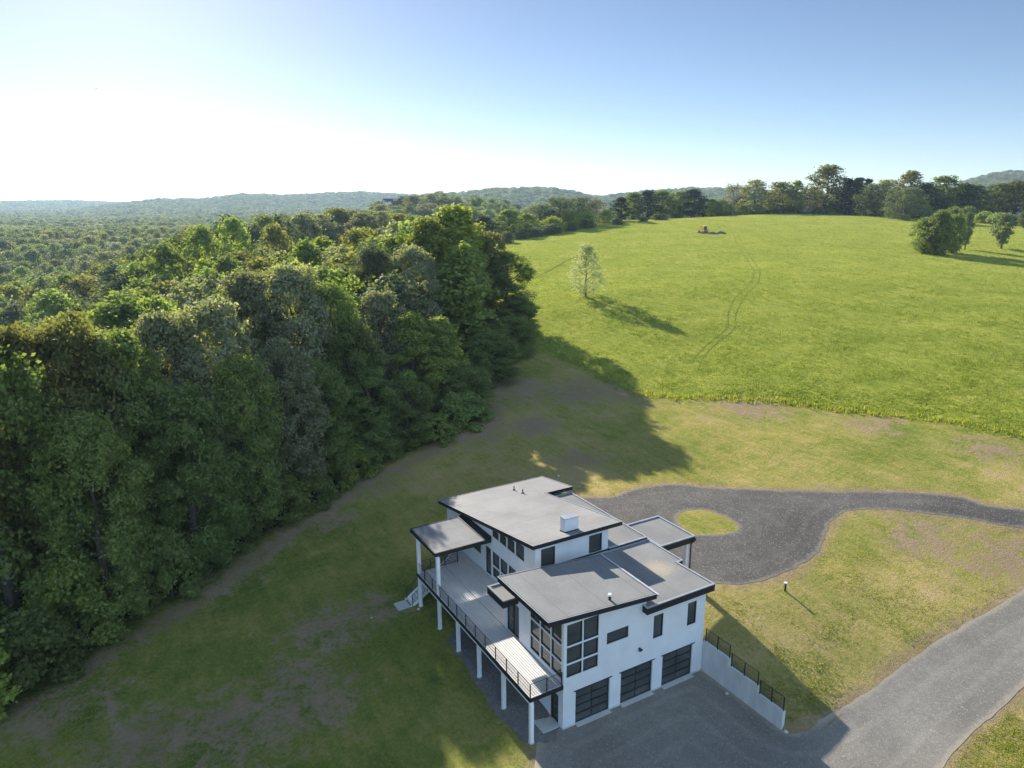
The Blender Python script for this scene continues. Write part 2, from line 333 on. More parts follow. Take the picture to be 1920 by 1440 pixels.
lo_px = [(1500, 1362), (1560, 1338), (1640, 1290), (1700, 1242), (1780, 1188), (1860, 1142), (1918, 1106)]
lo_px2 = [(1918, 1288), (1890, 1316), (1859, 1346), (1818, 1378), (1788, 1410), (1768, 1438)]
A = wpoly(lo_px); B = wpoly(lo_px2)
LOW = np.vstack([[(-.3, -.6), (-.3, 11.66), (4, 11.66), (6.5, 11.66), (7.6, 12.2)], A, A[-1]+(A[-1]-A[-2])*.5, A[-1]+(A[-1]-A[-2])*2, B[0]+(B[0]-B[1])*3, B[0]+(B[0]-B[1]), B, B[-1]+(B[-1]-B[-2])*1.2, B[-1]+(B[-1]-B[-2])*5, [(24, 1), (20, -8), (8, -6.5)], wpoly([(1003, 1425), (1015, 1393)])])
LOWs = refine(LOW, .6, .05, 5)
# keep the straight runs against walls straight
LOWs[:, 1] = np.where((LOWs[:, 0] < 7) & (LOWs[:, 1] > 11.3), np.minimum(LOWs[:, 1], 11.67), LOWs[:, 1])
GRAV = refine(np.array([(-.45, -.1), (-.45, -2.6), (-4, -2.9), (-8, -2.7), (-11, -2.5), (-12.5, -1.6), (-12, .3)]), .5, .12, 6)
fe = wpoly([(985, 650), (1040, 668), (1110, 700), (1190, 738), (1260, 745), (1340, 746), (1430, 752), (1520, 760), (1600, 772), (1700, 782), (1790, 790), (1918, 818)])
FIELD = np.vstack([fe, fe[-1]+(30, 35), fe[-1]+(10, 160), fe[-1]+(-60, 300), ds(420, 300), ds(395, 140), wpoly([(1330, 398), (1240, 408), (1100, 420), (1000, 440), (940, 456)]), ds(262, -40), ds(230, -50), ds(195, -38), ds(165, -14), ds(148, 0)])
FIELD = refine(FIELD, 1.5, .25, 8)
wood_edge = [ds(*p) for p in [(36, -36), (44, -33), (55, -28.5), (66, -24), (80, -17), (92, -4), (112, -2.5), (135, -2.5), (147, -9), (160, -22), (185, -44), (215, -64), (260, -80), (300, -72), (330, -40), (380, -10), (460, 40)]]
WOOD = np.array(wood_edge + [ds(460, -420), ds(30, -120)])
BARE = [(gp(960, 735), 9), (gp(1080, 735), 8), (gp(1000, 800), 5), (gp(900, 815), 6), (gp(700, 905), 5), (gp(600, 980), 5), (gp(430, 1080), 5), (gp(120, 1330), 5), (gp(1180, 740), 4), (gp(1090, 860), 4), (gp(1750, 1010), 6), (gp(1860, 1040), 7), (gp(1650, 800), 5), (gp(1420, 765), 6), (gp(1850, 840), 5), (gp(690, 1150), 4), (gp(620, 1180), 5), (gp(560, 1300), 6), (gp(430, 1370), 6), (gp(250, 1400), 5), (gp(1480, 1075), 2.5), (gp(1560, 930), 3)]

# ------------------------------------------------------------------ ground sheet
def axis(a, b, fine, far, g):
    c = list(np.arange(a, b+1e-6, fine)); st = fine
    lo = [a]; hi = [c[-1]]
    s1 = fine
    while hi[-1] < far: s1 *= g; hi.append(hi[-1]+s1)
    s1 = fine
    while lo[-1] > -far: s1 *= g; lo.append(lo[-1]-s1)
    return np.array(lo[:0:-1] + c + hi[1:])
gx = axis(-62, 14.0, .5, 9000, 1.05); gy = axis(-34, 62, .5, 9000, 1.05)
j = np.argmin(abs(gy-11.8)); gy[j] = 11.76; gy[j+1] = 11.85            # a sharp step inside the retaining wall
GX, GY = np.meshgrid(gx, gy, indexing='ij'); GZ = height(GX, GY)
ni, nj = GX.shape; I = np.arange(ni*nj).reshape(ni, nj)
q = np.stack([I[:-1, :-1], I[1:, :-1], I[1:, 1:], I[:-1, 1:]], -1).reshape(-1, 4)
def attr(me, name, vals):
    a = me.attributes.new(name, 'FLOAT', 'POINT'); a.data.foreach_set('value', np.asarray(vals, np.float32).ravel())
def mat_ground():
    m, n, l, out = mat_new('ground_cover'); v = objvec(n)
    at = lambda s: (lambda a: (setattr(a, 'attribute_name', s), a.outputs['Fac'])[1])(n.new('ShaderNodeAttribute'))
    n1 = noise(n, l, v, .09, 6, .62); n2 = noise(n, l, v, .55, 6, .65, .6); n3 = noise(n, l, v, 3.2, 5, .7, .4); n4 = noise(n, l, v, 12, 3, .7)
    mp = n.new('ShaderNodeMapping'); mp.inputs['Rotation'].default_value = (0, 0, rad(35)); mp.inputs['Scale'].default_value = (.18, 1.3, .5); l.new(v, mp.inputs[0])
    n5 = noise(n, l, mp.outputs[0], 1.2, 5, .65, .5)
    mix3 = lambda a, b, c, wa, wb, wc: mathn(n, l, 'ADD', mathn(n, l, 'MULTIPLY', a, wa), mathn(n, l, 'ADD', mathn(n, l, 'MULTIPLY', b, wb), mathn(n, l, 'MULTIPLY', c, wc)))
    # mown lawn: green to straw to soil
    kl = mathn(n, l, 'ADD', mix3(n1.outputs[0], n2.outputs[0], n3.outputs[0], .30, .20, .22), mathn(n, l, 'ADD', mathn(n, l, 'MULTIPLY', n4.outputs[0], .14), mathn(n, l, 'MULTIPLY', n5.outputs[0], .14)))
    rl = ramp(n, [(.36, (.085, .130, .028)), (.45, (.20, .215, .050)), (.53, (.33, .275, .095)), (.61, (.42, .32, .165))]); kl = mathn(n, l, 'ADD', kl, mathn(n, l, 'MULTIPLY_ADD', at('dry'), .085, -.055)); l.new(kl, rl.inputs[0])
    # meadow: yellow green with darker tufts and drier streaks
    kf = mathn(n, l, 'ADD', mathn(n, l, 'MULTIPLY', n1.outputs[0], .22), mix3(n5.outputs[0], n2.outputs[0], n3.outputs[0], .30, .22, .26))
    rf = ramp(n, [(.36, (.095, .145, .030)), (.45, (.195, .235, .044)), (.54, (.290, .305, .060)), (.64, (.36, .31, .115))]); l.new(kf, rf.inputs[0])
    wob = mathn(n, l, 'MULTIPLY', mathn(n, l, 'SUBTRACT', n2.outputs[0], .5), 3.0)
    ff = smooth(n, l, mathn(n, l, 'ADD', at('sd_field'), wob), .35, -.35)
    col = mixc(n, l, ff, rl.outputs[0], rf.outputs[0])
    soil = ramp(n, [(.3, (.19, .135, .088)), (.55, (.29, .215, .145)), (.7, (.38, .295, .21))]); l.new(mix3(n2.outputs[0], n3.outputs[0], n4.outputs[0], .4, .35, .25), soil.inputs[0])
    # bare patches, sandy verges beside the gravel
    kb = mathn(n, l, 'ADD', at('bare'), mathn(n, l, 'MULTIPLY', mathn(n, l, 'SUBTRACT', mix3(n1.outputs[0], n2.outputs[0], n3.outputs[0], .2, .45, .35), .5), 2.6))
    kv = mathn(n, l, 'ADD', at('sd_road'), mathn(n, l, 'MULTIPLY', mathn(n, l, 'SUBTRACT', mix3(n2.outputs[0], n3.outputs[0], n1.outputs[0], .4, .3, .3), .5), 5.5))
    bare = mathn(n, l, 'MAXIMUM', mathn(n, l, 'MULTIPLY', smooth(n, l, kb, .42, .72), .9), mathn(n, l, 'MULTIPLY', smooth(n, l, kv, 1.3, .0), .75))
    col = mixc(n, l, bare, col, soil.outputs[0])
    # leaf litter under the wood
    lit = ramp(n, [(.35, (.022, .026, .012)), (.65, (.060, .052, .032))]); l.new(n3.outputs[0], lit.inputs[0])
    fw_ = smooth(n, l, mathn(n, l, 'ADD', at('sd_wood'), wob), 1.0, -3.0)
    col = mixc(n, l, fw_, col, lit.outputs[0])
    p = n.new('ShaderNodeBsdfPrincipled'); l.new(col, p.inputs['Base Color']); p.inputs['Roughness'].default_value = .95; p.inputs['Specular IOR Level'].default_value = .0
    b = n.new('ShaderNodeBump'); b.inputs['Strength'].default_value = 1.0; b.inputs['Distance'].default_value = .40
    l.new(mix3(n2.outputs[0], n3.outputs[0], n4.outputs[0], .45, .40, .25), b.inputs['Height']); l.new(b.outputs[0], p.inputs['Normal'])
    l.new(p.outputs[0], out.inputs[0]); return m
M['ground'] = mat_ground()
gme = np_mesh('ground', np.stack([GX, GY, GZ], -1).reshape(-1, 3), [q], M['ground'], True)
fx, fy = GX.ravel(), GY.ravel()
sd_loop = sdf(LOOP, fx, fy); sd_isl = sdf(ISL, fx, fy); sd_low = sdf(LOWs, fx, fy); sd_field = sdf(FIELD, fx, fy); sd_wood = sdf(WOOD, fx, fy)
dfar = np.hypot(fx-CAM[0], fy-CAM[1])
attr(gme, 'sd_field', np.where(sd_wood < 0, 5, np.clip(sd_field, -20, 20)))
attr(gme, 'sd_road', np.clip(np.minimum(np.minimum(np.abs(sd_loop), sd_low), np.abs(sd_isl)+.7), -3, 10))
sw = np.clip(sd_wood, -20, 20); sw = np.where((dfar > 420), -10, sw); attr(gme, 'sd_wood', sw)
bare = np.zeros(len(fx))
for p, r in BARE: bare = np.maximum(bare, np.exp(-((fx-p[0])**2+(fy-p[1])**2)/(r*r*1.7)))
bare = np.maximum(bare, 1.05*np.exp(-((sd_wood-1.5)/2.4)**2)*(dfar < 110)*(sd_field > 2))
bare = np.maximum(bare, .85*np.exp(-((sd_field-2.2)/1.7)**2)*(sd_wood > 4)*(dfar < 130)*(fx > -48)*(.35+.9*vnoise(fx/6, fy/6, 21)))
attr(gme, 'bare', bare*.66)
attr(gme, 'dry', sstep(-4, 14, fy-.12*(fx+20))*(1-.8*sstep(.5, -.5, sd_isl))*(1-.5*sstep(22, 33, fy)*(fx < 0)))
ground = tag(link('ground', gme), kind='structure')

# ------------------------------------------------------------------ roads
def sheet(name, P, mat, cell, off, hole=None, kind='structure'):
    x = np.arange(P[:, 0].min()-cell, P[:, 0].max()+2*cell, cell); y = np.arange(P[:, 1].min()-cell, P[:, 1].max()+2*cell, cell)
    X, Y = np.meshgrid(x, y, indexing='ij'); D = sdf(P, X, Y)
    if hole is not None: D = np.maximum(D, -sdf(hole, X, Y))
    ins = D < 0; cellin = ins[:-1, :-1] | ins[1:, :-1] | ins[1:, 1:] | ins[:-1, 1:]
    polys = [P] + ([hole] if hole is not None else [])
    need = np.zeros_like(ins); need[:-1, :-1] |= cellin; need[1:, :-1] |= cellin; need[1:, 1:] |= cellin; need[:-1, 1:] |= cellin
    for i, k in zip(*np.nonzero(need & ~ins)):        # snap outside corners onto the outline
        best = None
        for Q in polys:
            a = Q; e = np.roll(Q, -1, 0)-Q; t = np.clip(((X[i, k]-a[:, 0])*e[:, 0]+(Y[i, k]-a[:, 1])*e[:, 1])/((e**2).sum(1)+1e-12), 0, 1)
            c = a+t[:, None]*e; dd = np.hypot(c[:, 0]-X[i, k], c[:, 1]-Y[i, k]); m = dd.argmin()
            if best is None or dd[m] < best[0]: best = (dd[m], c[m])
        X[i, k], Y[i, k] = best[1]
    I = np.cumsum(need.ravel()).reshape(need.shape)-1
    V = np.stack([X[need], Y[need], height(X[need], Y[need])+off], -1)
    q = np.stack([I[:-1, :-1], I[1:, :-1], I[1:, 1:], I[:-1, 1:]], -1)[cellin]
    me = np_mesh(name, V, [q], mat, True)
    attr(me, 'edge', -np.where(need, np.minimum(D, 0), 0)[need])
    return tag(link(name, me), kind=kind)
def mat_gravel(name, c0, c1, c2, edge_col, sc=1.0, track=True):
    m, n, l, out = mat_new(name); v = objvec(n)
    a = noise(n, l, v, .16*sc, 5, .6, .5); b = noise(n, l, v, 2.2*sc, 5, .7); c = noise(n, l, v, 22, 3, .75)
    vo = n.new('ShaderNodeTexVoronoi'); vo.inputs['Scale'].default_value = 16; l.new(v, vo.inputs[0])
    k = mathn(n, l, 'ADD', mathn(n, l, 'MULTIPLY', a.outputs[0], .5), mathn(n, l, 'ADD', mathn(n, l, 'MULTIPLY', b.outputs[0], .25), mathn(n, l, 'MULTIPLY', c.outputs[0], .25)))
    r = ramp(n, [(.36, c0), (.5, c1), (.64, c2)]); l.new(k, r.inputs[0])
    speck = mathn(n, l, 'GREATER_THAN', n_sep(n, l, vo.outputs['Color']), .93)
    col = mixc(n, l, mathn(n, l, 'MULTIPLY', speck, .4), r.outputs[0], (.42, .40, .37))
    at = n.new('ShaderNodeAttribute'); at.attribute_name = 'edge'
    ke = mathn(n, l, 'ADD', at.outputs['Fac'], mathn(n, l, 'MULTIPLY', mathn(n, l, 'SUBTRACT', b.outputs[0], .5), 1.6))
    col = mixc(n, l, mathn(n, l, 'MULTIPLY', smooth(n, l, ke, .45, 0), .8), col, edge_col)
    # worn wheel lanes running along the verge
    ln = mathn(n, l, 'SINE', mathn(n, l, 'MULTIPLY', mathn(n, l, 'ADD', at.outputs['Fac'], mathn(n, l, 'MULTIPLY', a.outputs[0], .8)), 3.6))
    col = mixc(n, l, mathn(n, l, 'MULTIPLY', smooth(n, l, ln, .35, .95), mathn(n, l, 'MULTIPLY', b.outputs[0], .30)), col, tuple(min(1, x*1.35) for x in c2))
    p = n.new('ShaderNodeBsdfPrincipled'); l.new(col, p.inputs['Base Color']); p.inputs['Roughness'].default_value = .9; p.inputs['Specular IOR Level'].default_value = .2
    bu = n.new('ShaderNodeBump'); bu.inputs['Strength'].default_value = .7; bu.inputs['Distance'].default_value = .06
    l.new(mathn(n, l, 'ADD', c.outputs[0], b.outputs[0]), bu.inputs['Height']); l.new(bu.outputs[0], p.inputs['Normal']); l.new(p.outputs[0], out.inputs[0]); return m
def n_sep(n, l, c):
    s = n.new('ShaderNodeSeparateColor'); l.new(c, s.inputs[0]); return s.outputs[0]
M['gravel'] = mat_gravel('grey_millings', (.056, .052, .049), (.081, .076, .071), (.120, .112, .103), (.20, .175, .14))
M['asph'] = mat_gravel('packed_grey_stone', (.150, .136, .118), (.205, .188, .163), (.275, .253, .218), (.33, .28, .21))
M['ugrav'] = mat_gravel('grey_crushed_stone', (.10, .10, .10), (.16, .155, .15), (.23, .22, .21), (.13, .115, .08))
sheet('upper_driveway', LOOP, M['gravel'], .45, .014, hole=ISL)
sheet('lower_driveway', LOWs, M['asph'], .45, .014)
sheet('gravel_bed', GRAV, M['ugrav'], .35, .022)
# tyre ruts across the meadow
def ribbon(name, pts, wd, mat, off):
    P = np.array(pts)[:, :2]; out = []
    for i in range(len(P)-1):
        p0 = P[max(i-1, 0)]; p1 = P[i]; p2 = P[i+1]; p3 = P[min(i+2, len(P)-1)]; n = max(2, int(np.hypot(*(p2-p1))/1.0))
        for k in range(n):
            t = k/n; out.append(.5*((2*p1)+(-p0+p2)*t+(2*p0-5*p1+4*p2-p3)*t*t+(-p0+3*p1-3*p2+p3)*t**3))
    P = np.array(out); T = np.gradient(P, axis=0); T /= np.linalg.norm(T, axis=1)[:, None]; N = np.stack([-T[:, 1], T[:, 0]], -1)
    wv = wd*(.6+.8*vnoise(np.arange(len(P))*.35, np.zeros(len(P)), 4))[:, None]
    L = P+N*wv/2; R = P-N*wv/2
    V = np.vstack([np.column_stack([Q, height(Q[:, 0], Q[:, 1])+off]) for Q in (L, R)]); n = len(P); i = np.arange(n-1)
    return np_mesh(name, V, [np.stack([i, i+1, n+i+1, n+i], -1)], mat, True)
M['rut'] = mat_simple('flattened_dark_grass', [(.10, .14, .028), (.155, .195, .036), (.22, .25, .05)], 1, .9, spec=0)
rutR = [(1384.4, 440.6), (1398, 468), (1420, 501), (1424.5, 511.7), (1421, 530), (1405, 546), (1389, 569), (1378.6, 594), (1377.5, 614.8), (1345.4, 642.3), (1320, 667.5), (1307.6, 695)]
rutL = [(1375.9, 440.6), (1384.4, 463.5), (1409.6, 501.3), (1412.3, 511.7), (1409.6, 525.4), (1391.2, 546), (1376.3, 562), (1364.9, 589.6), (1361.9, 614.8), (1317.9, 653.7), (1292.7, 683.5)]
for r in (rutR, rutL): tag(link('tyre_rut', ribbon('tyre_rut', [gp(*p) for p in r], .22, M['rut'], .04)), kind='structure')
tag(link('tyre_rut', ribbon('tyre_rut', [gp(*p) for p in [(1000, 523), (1034, 505), (1060, 490), (1085, 478)]], .5, M['rut'], .06)), kind='structure')
# ------------------------------------------------------------------ the house
H = empty('modern_house', (0, 0, 0), 'white modern house with flat grey roofs, black fascias and a long raised deck', 'house')
def Mfront(x0):                       # wall facing +x ; along = +y
    return lambda u, n, z: (x0+n, u, z)
def Mleft(y0):                        # wall facing -y ; along = +x
    return lambda u, n, z: (u, y0-n, z)
def Mright(y0): return lambda u, n, z: (u, y0+n, z)
def Mback(x0): return lambda u, n, z: (x0-n, u, z)
def wallface(mb, Mp, u0, u1, z0, top, holes=(), rev=.14, cuts=()):
    """one face of a wall with openings and their reveals; top is a number or a function of u"""
    tf = top if callable(top) else (lambda u: top)
    us = sorted({u0, u1, *[h[0] for h in holes], *[h[1] for h in holes]})
    zs = sorted({z0, *[h[2] for h in holes], *[h[3] for h in holes]})
    us = sorted(set(us) | set(cuts)); e = 1e-4
    for a, b in zip(us[:-1], us[1:]):
        ta, tb = tf(a+e), tf(b-e)
        for k, z in enumerate(zs):
            zn = zs[k+1] if k < len(zs)-1 else 99
            if any(h[0] < (a+b)/2 < h[1] and h[2] < (z+zn)/2 < h[3] for h in holes): continue
            a1, b1 = min(zn, ta), min(zn, tb)
            if a1 <= z and b1 <= z: continue
            if a1 < z or b1 < z:                 # the sloping top cuts through this cell
                t = (z-ta)/(tb-ta); c = a+(b-a)*t
                if a1 < z: mb.poly([Mp(c, 0, z), Mp(b, 0, z), Mp(b, 0, b1)])
                else: mb.poly([Mp(a, 0, z), Mp(c, 0, z), Mp(a, 0, a1)])
                continue
            mb.poly([Mp(a, 0, z), Mp(b, 0, z), Mp(b, 0, b1), Mp(a, 0, a1)])
    for h in holes:
        a, b, z, t = h[:4]; d = -rev
        mb.poly([Mp(a, 0, z), Mp(a, d, z), Mp(a, d, t), Mp(a, 0, t)]); mb.poly([Mp(b, 0, z), Mp(b, d, z), Mp(b, d, t), Mp(b, 0, t)])
        mb.poly([Mp(a, 0, z), Mp(b, 0, z), Mp(b, d, z), Mp(a, d, z)]); mb.poly([Mp(a, 0, t), Mp(b, 0, t), Mp(b, d, t), Mp(a, d, t)])
def flatmesh(mb, name, mat, parent):
    bm = bmesh.new(); vv = [bm.verts.new(v) for v in mb.v]
    for f in mb.f: bm.faces.new([vv[i] for i in f])
    bmesh.ops.remove_doubles(bm, verts=bm.verts, dist=.0005); bmesh.ops.recalc_face_normals(bm, faces=bm.faces)
    me = bpy.data.meshes.new(name); bm.to_mesh(me); bm.free(); me.materials.append(mat); return link(name, me, parent)
def window(Mp, h, name='window', fr=.07, depth=.10, cols=1, rows=1, bar=.05, label=None, gap=.002, parent=None):
    """black frame with its glass set back in the opening h = (u0,u1,z0,z1)"""
    a, b, z, t = h; a += gap; b -= gap; z += gap; t -= gap
    f = MB(); o, i = -depth+.05, -depth-.03
    f.obox(Mp, a, i, z, a+fr, o, t); f.obox(Mp, b-fr, i, z, b, o, t); f.obox(Mp, a+fr, i, z, b-fr, o, z+fr); f.obox(Mp, a+fr, i, t-fr, b-fr, o, t)
    for k in range(1, cols):
        c = a+fr+(b-a-2*fr)*k/cols; f.obox(Mp, c-bar/2, i, z+fr, c+bar/2, o-.004, t-fr)
    for k in range(1, rows):
        c = z+fr+(t-z-2*fr)*k/rows; f.obox(Mp, a+fr, i, c-bar/2, b-fr, o-.008, c+bar/2)
    fo = f.build(name, M['black'], parent or H)
    if label: fo['label'] = label
    MB().obox(Mp, a+fr*.5, -depth-.022, z+fr*.5, b-fr*.5, -depth-.002, t-fr*.5).build('pane', M['glass'], fo)
    return fo
# roof planes
mid_t = lambda y: 8.29-.0753*(y+1.45)
main_t = lambda x: 9.12+.163*(x+6.7)
MIDF, MAINF = .33, .30
mid_u = lambda y: mid_t(y)-MIDF
main_u = lambda x: main_t(x)-MAINF
YV = 11.68; XJ = -7.34; YR = 2.4; XU = -7.15; XE = -21.9; YU = 8.72; ZD = 3.2
# garage facade
gd = [(.936, 3.604, 0, 2.44), (4.50, 7.16, 0, 2.44), (8.02, 10.727, 0, 2.44)]
rows3 = [(3.615, 4.50), (4.60, 5.72), (5.82, 7.29)]
fw_h = [(a, b, z, t) for a, b in ((.228, 1.375), (1.46, 2.61)) for z, t in rows3]
small = [(3.268, 4.995, 4.905, 5.744), (7.092, 7.921, 4.01, 5.726), (10.068, 10.876, 3.996, 5.726)]
wf = MB(); F0 = Mfront(0)
holes = gd+fw_h+small
wallface(wf, F0, 0, YV, 0, lambda u: mid_u(u) if u < 6.05 else 6.40, holes, .16, (6.05,))
wallface(wf, F0, 6.05, 6.4, 6.40, mid_u)
wf2 = wf
# side of the front block along the deck
dk = [(a, b, z, t) for a, b in ((-3.93, -2.76), (-2.67, -1.50), (-1.41, -.25)) for z, t in ((3.50, 4.52), (4.62, 5.74), (5.84, 7.35))]
slider = (-7.03, -5.36, 3.22, 5.72); udoor = (-1.46, -.53, .03, 2.12)
L0 = Mleft(0)
wallface(wf, L0, XJ, -5.36, 0, 6.04, [(-7.03, -5.37, 3.22, 5.72)], .14)
wallface(wf, L0, -5.36, 0, 0, mid_u(0), dk+[udoor], .14)
wallface(wf, Mback(XJ), 0, YR, 0, 6.04)
wallface(wf, Mback(-5.36), 0, 6.4, 6.04, mid_u)
# long rear side under the high roof
up = [(-13.55, -12.50), (-12.38, -11.31), (-11.19, -10.07), (-9.95, -8.70)]
up = [(a, b, 6.86, 0) for a, b in up]
up = [(a, b, z, main_u(a)-.22) for a, b, z, _ in up]
rdoor = (-14.70, -13.78, 3.28, 5.62)
lowc = [(-13.56, -12.42), (-12.30, -11.16), (-11.04, -9.90), (-9.78, -8.64)]
low = [(a, b, z, t) for a, b in lowc for z, t in ((3.45, 4.30), (4.42, 5.62))]
pw = (-17.1, -15.5, 4.42, 5.30); farw = (-21.4, -20.2, 4.4, 5.3)
LR = Mleft(YR)
wallface(wf, LR, XE, XJ, 0, lambda u: main_u(u), up+[rdoor, pw, farw]+low, .14)
wallface(wf, LR, XJ, XU, 6.0, lambda u: main_u(u))
# front of the upper storey
u1 = (2.86, 4.05, 6.98, 8.42); u2 = (6.99, 8.17, 6.98, 8.42)
wallface(wf, Mfront(XU), YR, YU, 5.9, main_u(XU), [u1, u2], .14)
wallface(wf, Mright(YU), XE, XU, 5.9, lambda u: main_u(u))
wallface(wf, Mback(XE), YR, 12.1, 0, lambda u: main_u(XE))
wallface(wf, Mright(YV), XE, 0, 0, 6.40); wallface(wf, Mright(12.1), XE, -17.3, 0, 6.5)
wallface(wf, Mright(6.4), -5.36, 0, 6.4, mid_u(6.4))
wallo = flatmesh(wf, 'wall', M['stucco'], H)
for a, b in ((0, .92), (3.62, 4.48), (7.18, 8.0), (10.74, YV-.01)): MB().obox(F0, a, .003, -.3, b, .03, .12).build('foundation', M['conc'], H)
# garage doors with glass, lintel flashing and aprons
for h in gd:
    f = MB(); a, b, z, t = h; z0 = .02; Mp = F0; o, i = -.10, -.16
    f.obox(Mp, a+.004, i, z0, a+.09, o, t-.004); f.obox(Mp, b-.09, i, z0, b-.004, o, t-.004)
    for k in range(5):
        c = z0+(t-z0-.08)*k/4; f.obox(Mp, a+.09, i, c, b-.09, o+.004, c+.075)
    c = (a+b)/2; f.obox(Mp, c-.035, i, z0+.075, c+.035, o-.003, t-.08)
    g = f.build('garage_door', M['black'], H)
    MB().obox(Mp, a+.05, -.150, z0+.03, b-.05, -.128, t-.03).build('pane', M['glass'], g)
    MB().obox(Mp, a-.15, .003, t+.01, b+.17, .05, t+.055).build('lintel_flashing', M['black'], H)
    MB().obox(Mp, a+.006, -.15, -.1, b-.006, .32, .022).build('door_apron', M['slab'], H)
for h in fw_h: window(F0, h)
for h in small: window(F0, h)
for h in dk: window(L0, h)
window(L0, slider, 'sliding_door', cols=2, bar=.16, fr=.09)
d = window(L0, udoor, 'door', fr=.10); d['label'] = 'black door under the deck'
for h in up+[pw, farw]+low: window(LR, h)
window(LR, rdoor, 'door', fr=.10)
window(Mfront(XU), u1, fr=.09); window(Mfront(XU), u2, fr=.09)
MB().obox(Mfront(XU), YR+.01, .003, 6.855, YU+.005, .03, 6.97).build('base_flashing', M['black'], H)
# roofs: slab, black fascia, thin metal edge
def roof(poly, zt, th, mat, edge=.05, lip=.035, lipw=.11, fas=M['fascia'], label=None, lipmat=None, soff=None):
    """poly: ccw plan outline, zt(x,y) -> top height; fascia hangs th below"""
    Z = zt if callable(zt) else (lambda x, y: zt)
    r = MB(); c = np.mean(poly, 0)
    inner = off_poly(poly, -.02)
    r.prism([(x, y, Z(x, y)-.10) for x, y in inner], [(x, y, Z(x, y)) for x, y in inner])
    ro = r.build('roof', mat, H)
    if label: ro['label'] = label
    f = MB(); n = len(poly); inn = off_poly(poly, -.10)
    for i in range(n):
        k = (i+1) % n; a, b, ai, bi = poly[i], poly[k], inn[i], inn[k]
        f.prism([(a[0], a[1], Z(*a)-th), (b[0], b[1], Z(*b)-th), (bi[0], bi[1], Z(*bi)-th), (ai[0], ai[1], Z(*ai)-th)], [(a[0], a[1], Z(*a)+.012), (b[0], b[1], Z(*b)+.012), (bi[0], bi[1], Z(*bi)+.012), (ai[0], ai[1], Z(*ai)+.012)])
    f.build('fascia', fas, ro)
    if lip:
        e = MB(); o2 = off_poly(poly, .015); inn = off_poly(poly, -lipw)
        for i in range(n):
            k = (i+1) % n; a, b, ai, bi = o2[i], o2[k], inn[i], inn[k]
            e.prism([(a[0], a[1], Z(*a)+.014), (b[0], b[1], Z(*b)+.014), (bi[0], bi[1], Z(*bi)+.014), (ai[0], ai[1], Z(*ai)+.014)], [(a[0], a[1], Z(*a)+lip), (b[0], b[1], Z(*b)+lip), (bi[0], bi[1], Z(*bi)+lip), (ai[0], ai[1], Z(*ai)+lip)])
        e.build('coping', lipmat or M['coping'], ro)
    s = MB(); inn = off_poly(poly, -.10)
    s.prism([(x, y, Z(x, y)-th+.03) for x, y in inn], [(x, y, Z(x, y)-th+.06) for x, y in inn]); s.build('soffit', soff or M['white'], ro)
    return ro
def off_poly(P, d):
    """offset a ccw polygon outwards by d"""
    n = len(P); out = []
    for i in range(n):
        p0, p1, p2 = (np.array(P[(i+k) % n], float) for k in (-1, 0, 1))
        e1 = (p1-p0)/np.linalg.norm(p1-p0); e2 = (p2-p1)/np.linalg.norm(p2-p1)
        n1 = np.array([e1[1], -e1[0]]); n2 = np.array([e2[1], -e2[0]]); b = n1+n2
        out.append(tuple(p1+b*d/max(.2, (b@n1))))
    return out
main_poly = [(-6.7, 1.93), (-6.7, 9.67), (-17.55, 9.9), (-17.55, 12.72), (-22.85, 12.85), (-22.7, 1.93)]
roof(main_poly, lambda x, y: main_t(x), MAINF, M['roof_pale'], lip=.02, lipw=.05, label='highest roof, pale and tilted, with the chimney')
roof([(.5, -1.45), (.5, 6.80), (-5.66, 6.9), (-5.66, -1.45)], lambda x, y: mid_t(y), MIDF, M['roof_grey'], lip=.02, lipw=.05, label='middle roof tilted over the corner windows')
# lower right roof: front part, stepped edge, raised back part
roof([(.5, 6.05), (.5, 11.95), (-3.05, 11.85), (-3.1, 12.38), (-5.45, 12.38), (-6.95, 12.38), (-6.95, 6.3)], 6.85, .46, M['roof_grey'], lip=.07, lipw=.13, label='low flat roof above the right hand garage door')
roof([(-7.0, 8.75), (-7.0, 12.36), (-11.6, 12.36), (-17.2, 12.3), (-17.2, 8.75)], 7.0, .5, M['roof_grey'], lip=.07, lipw=.13, label='low roof behind the upper storey')
cr = roof([(-5.5, 12.40), (-5.5, 15.88), (-9.75, 15.88), (-9.75, 12.40)], 6.83, .46, M['roof_grey'], lip=.09, lipw=.14, label='entry canopy roof on posts')
MB().box(-5.36, 6.42, 6.30, -.2, 6.43, 6.6).build('base_flashing', M['black'], H)
# small box canopy above the sliding door
roof([(-5.42, -1.17), (-5.42, -.02), (-7.66, -.02), (-7.66, -1.17)], 6.44, .46, M['roof_pale'], lip=.10, lipw=.17, lipmat=M['roof_pale'], label='small box canopy above the sliding door')
roof([(-5.7, .02), (-5.7, 2.3), (-7.3, 2.3), (-7.3, .02)], 6.42, .36, M['roof_grey'], lip=0)
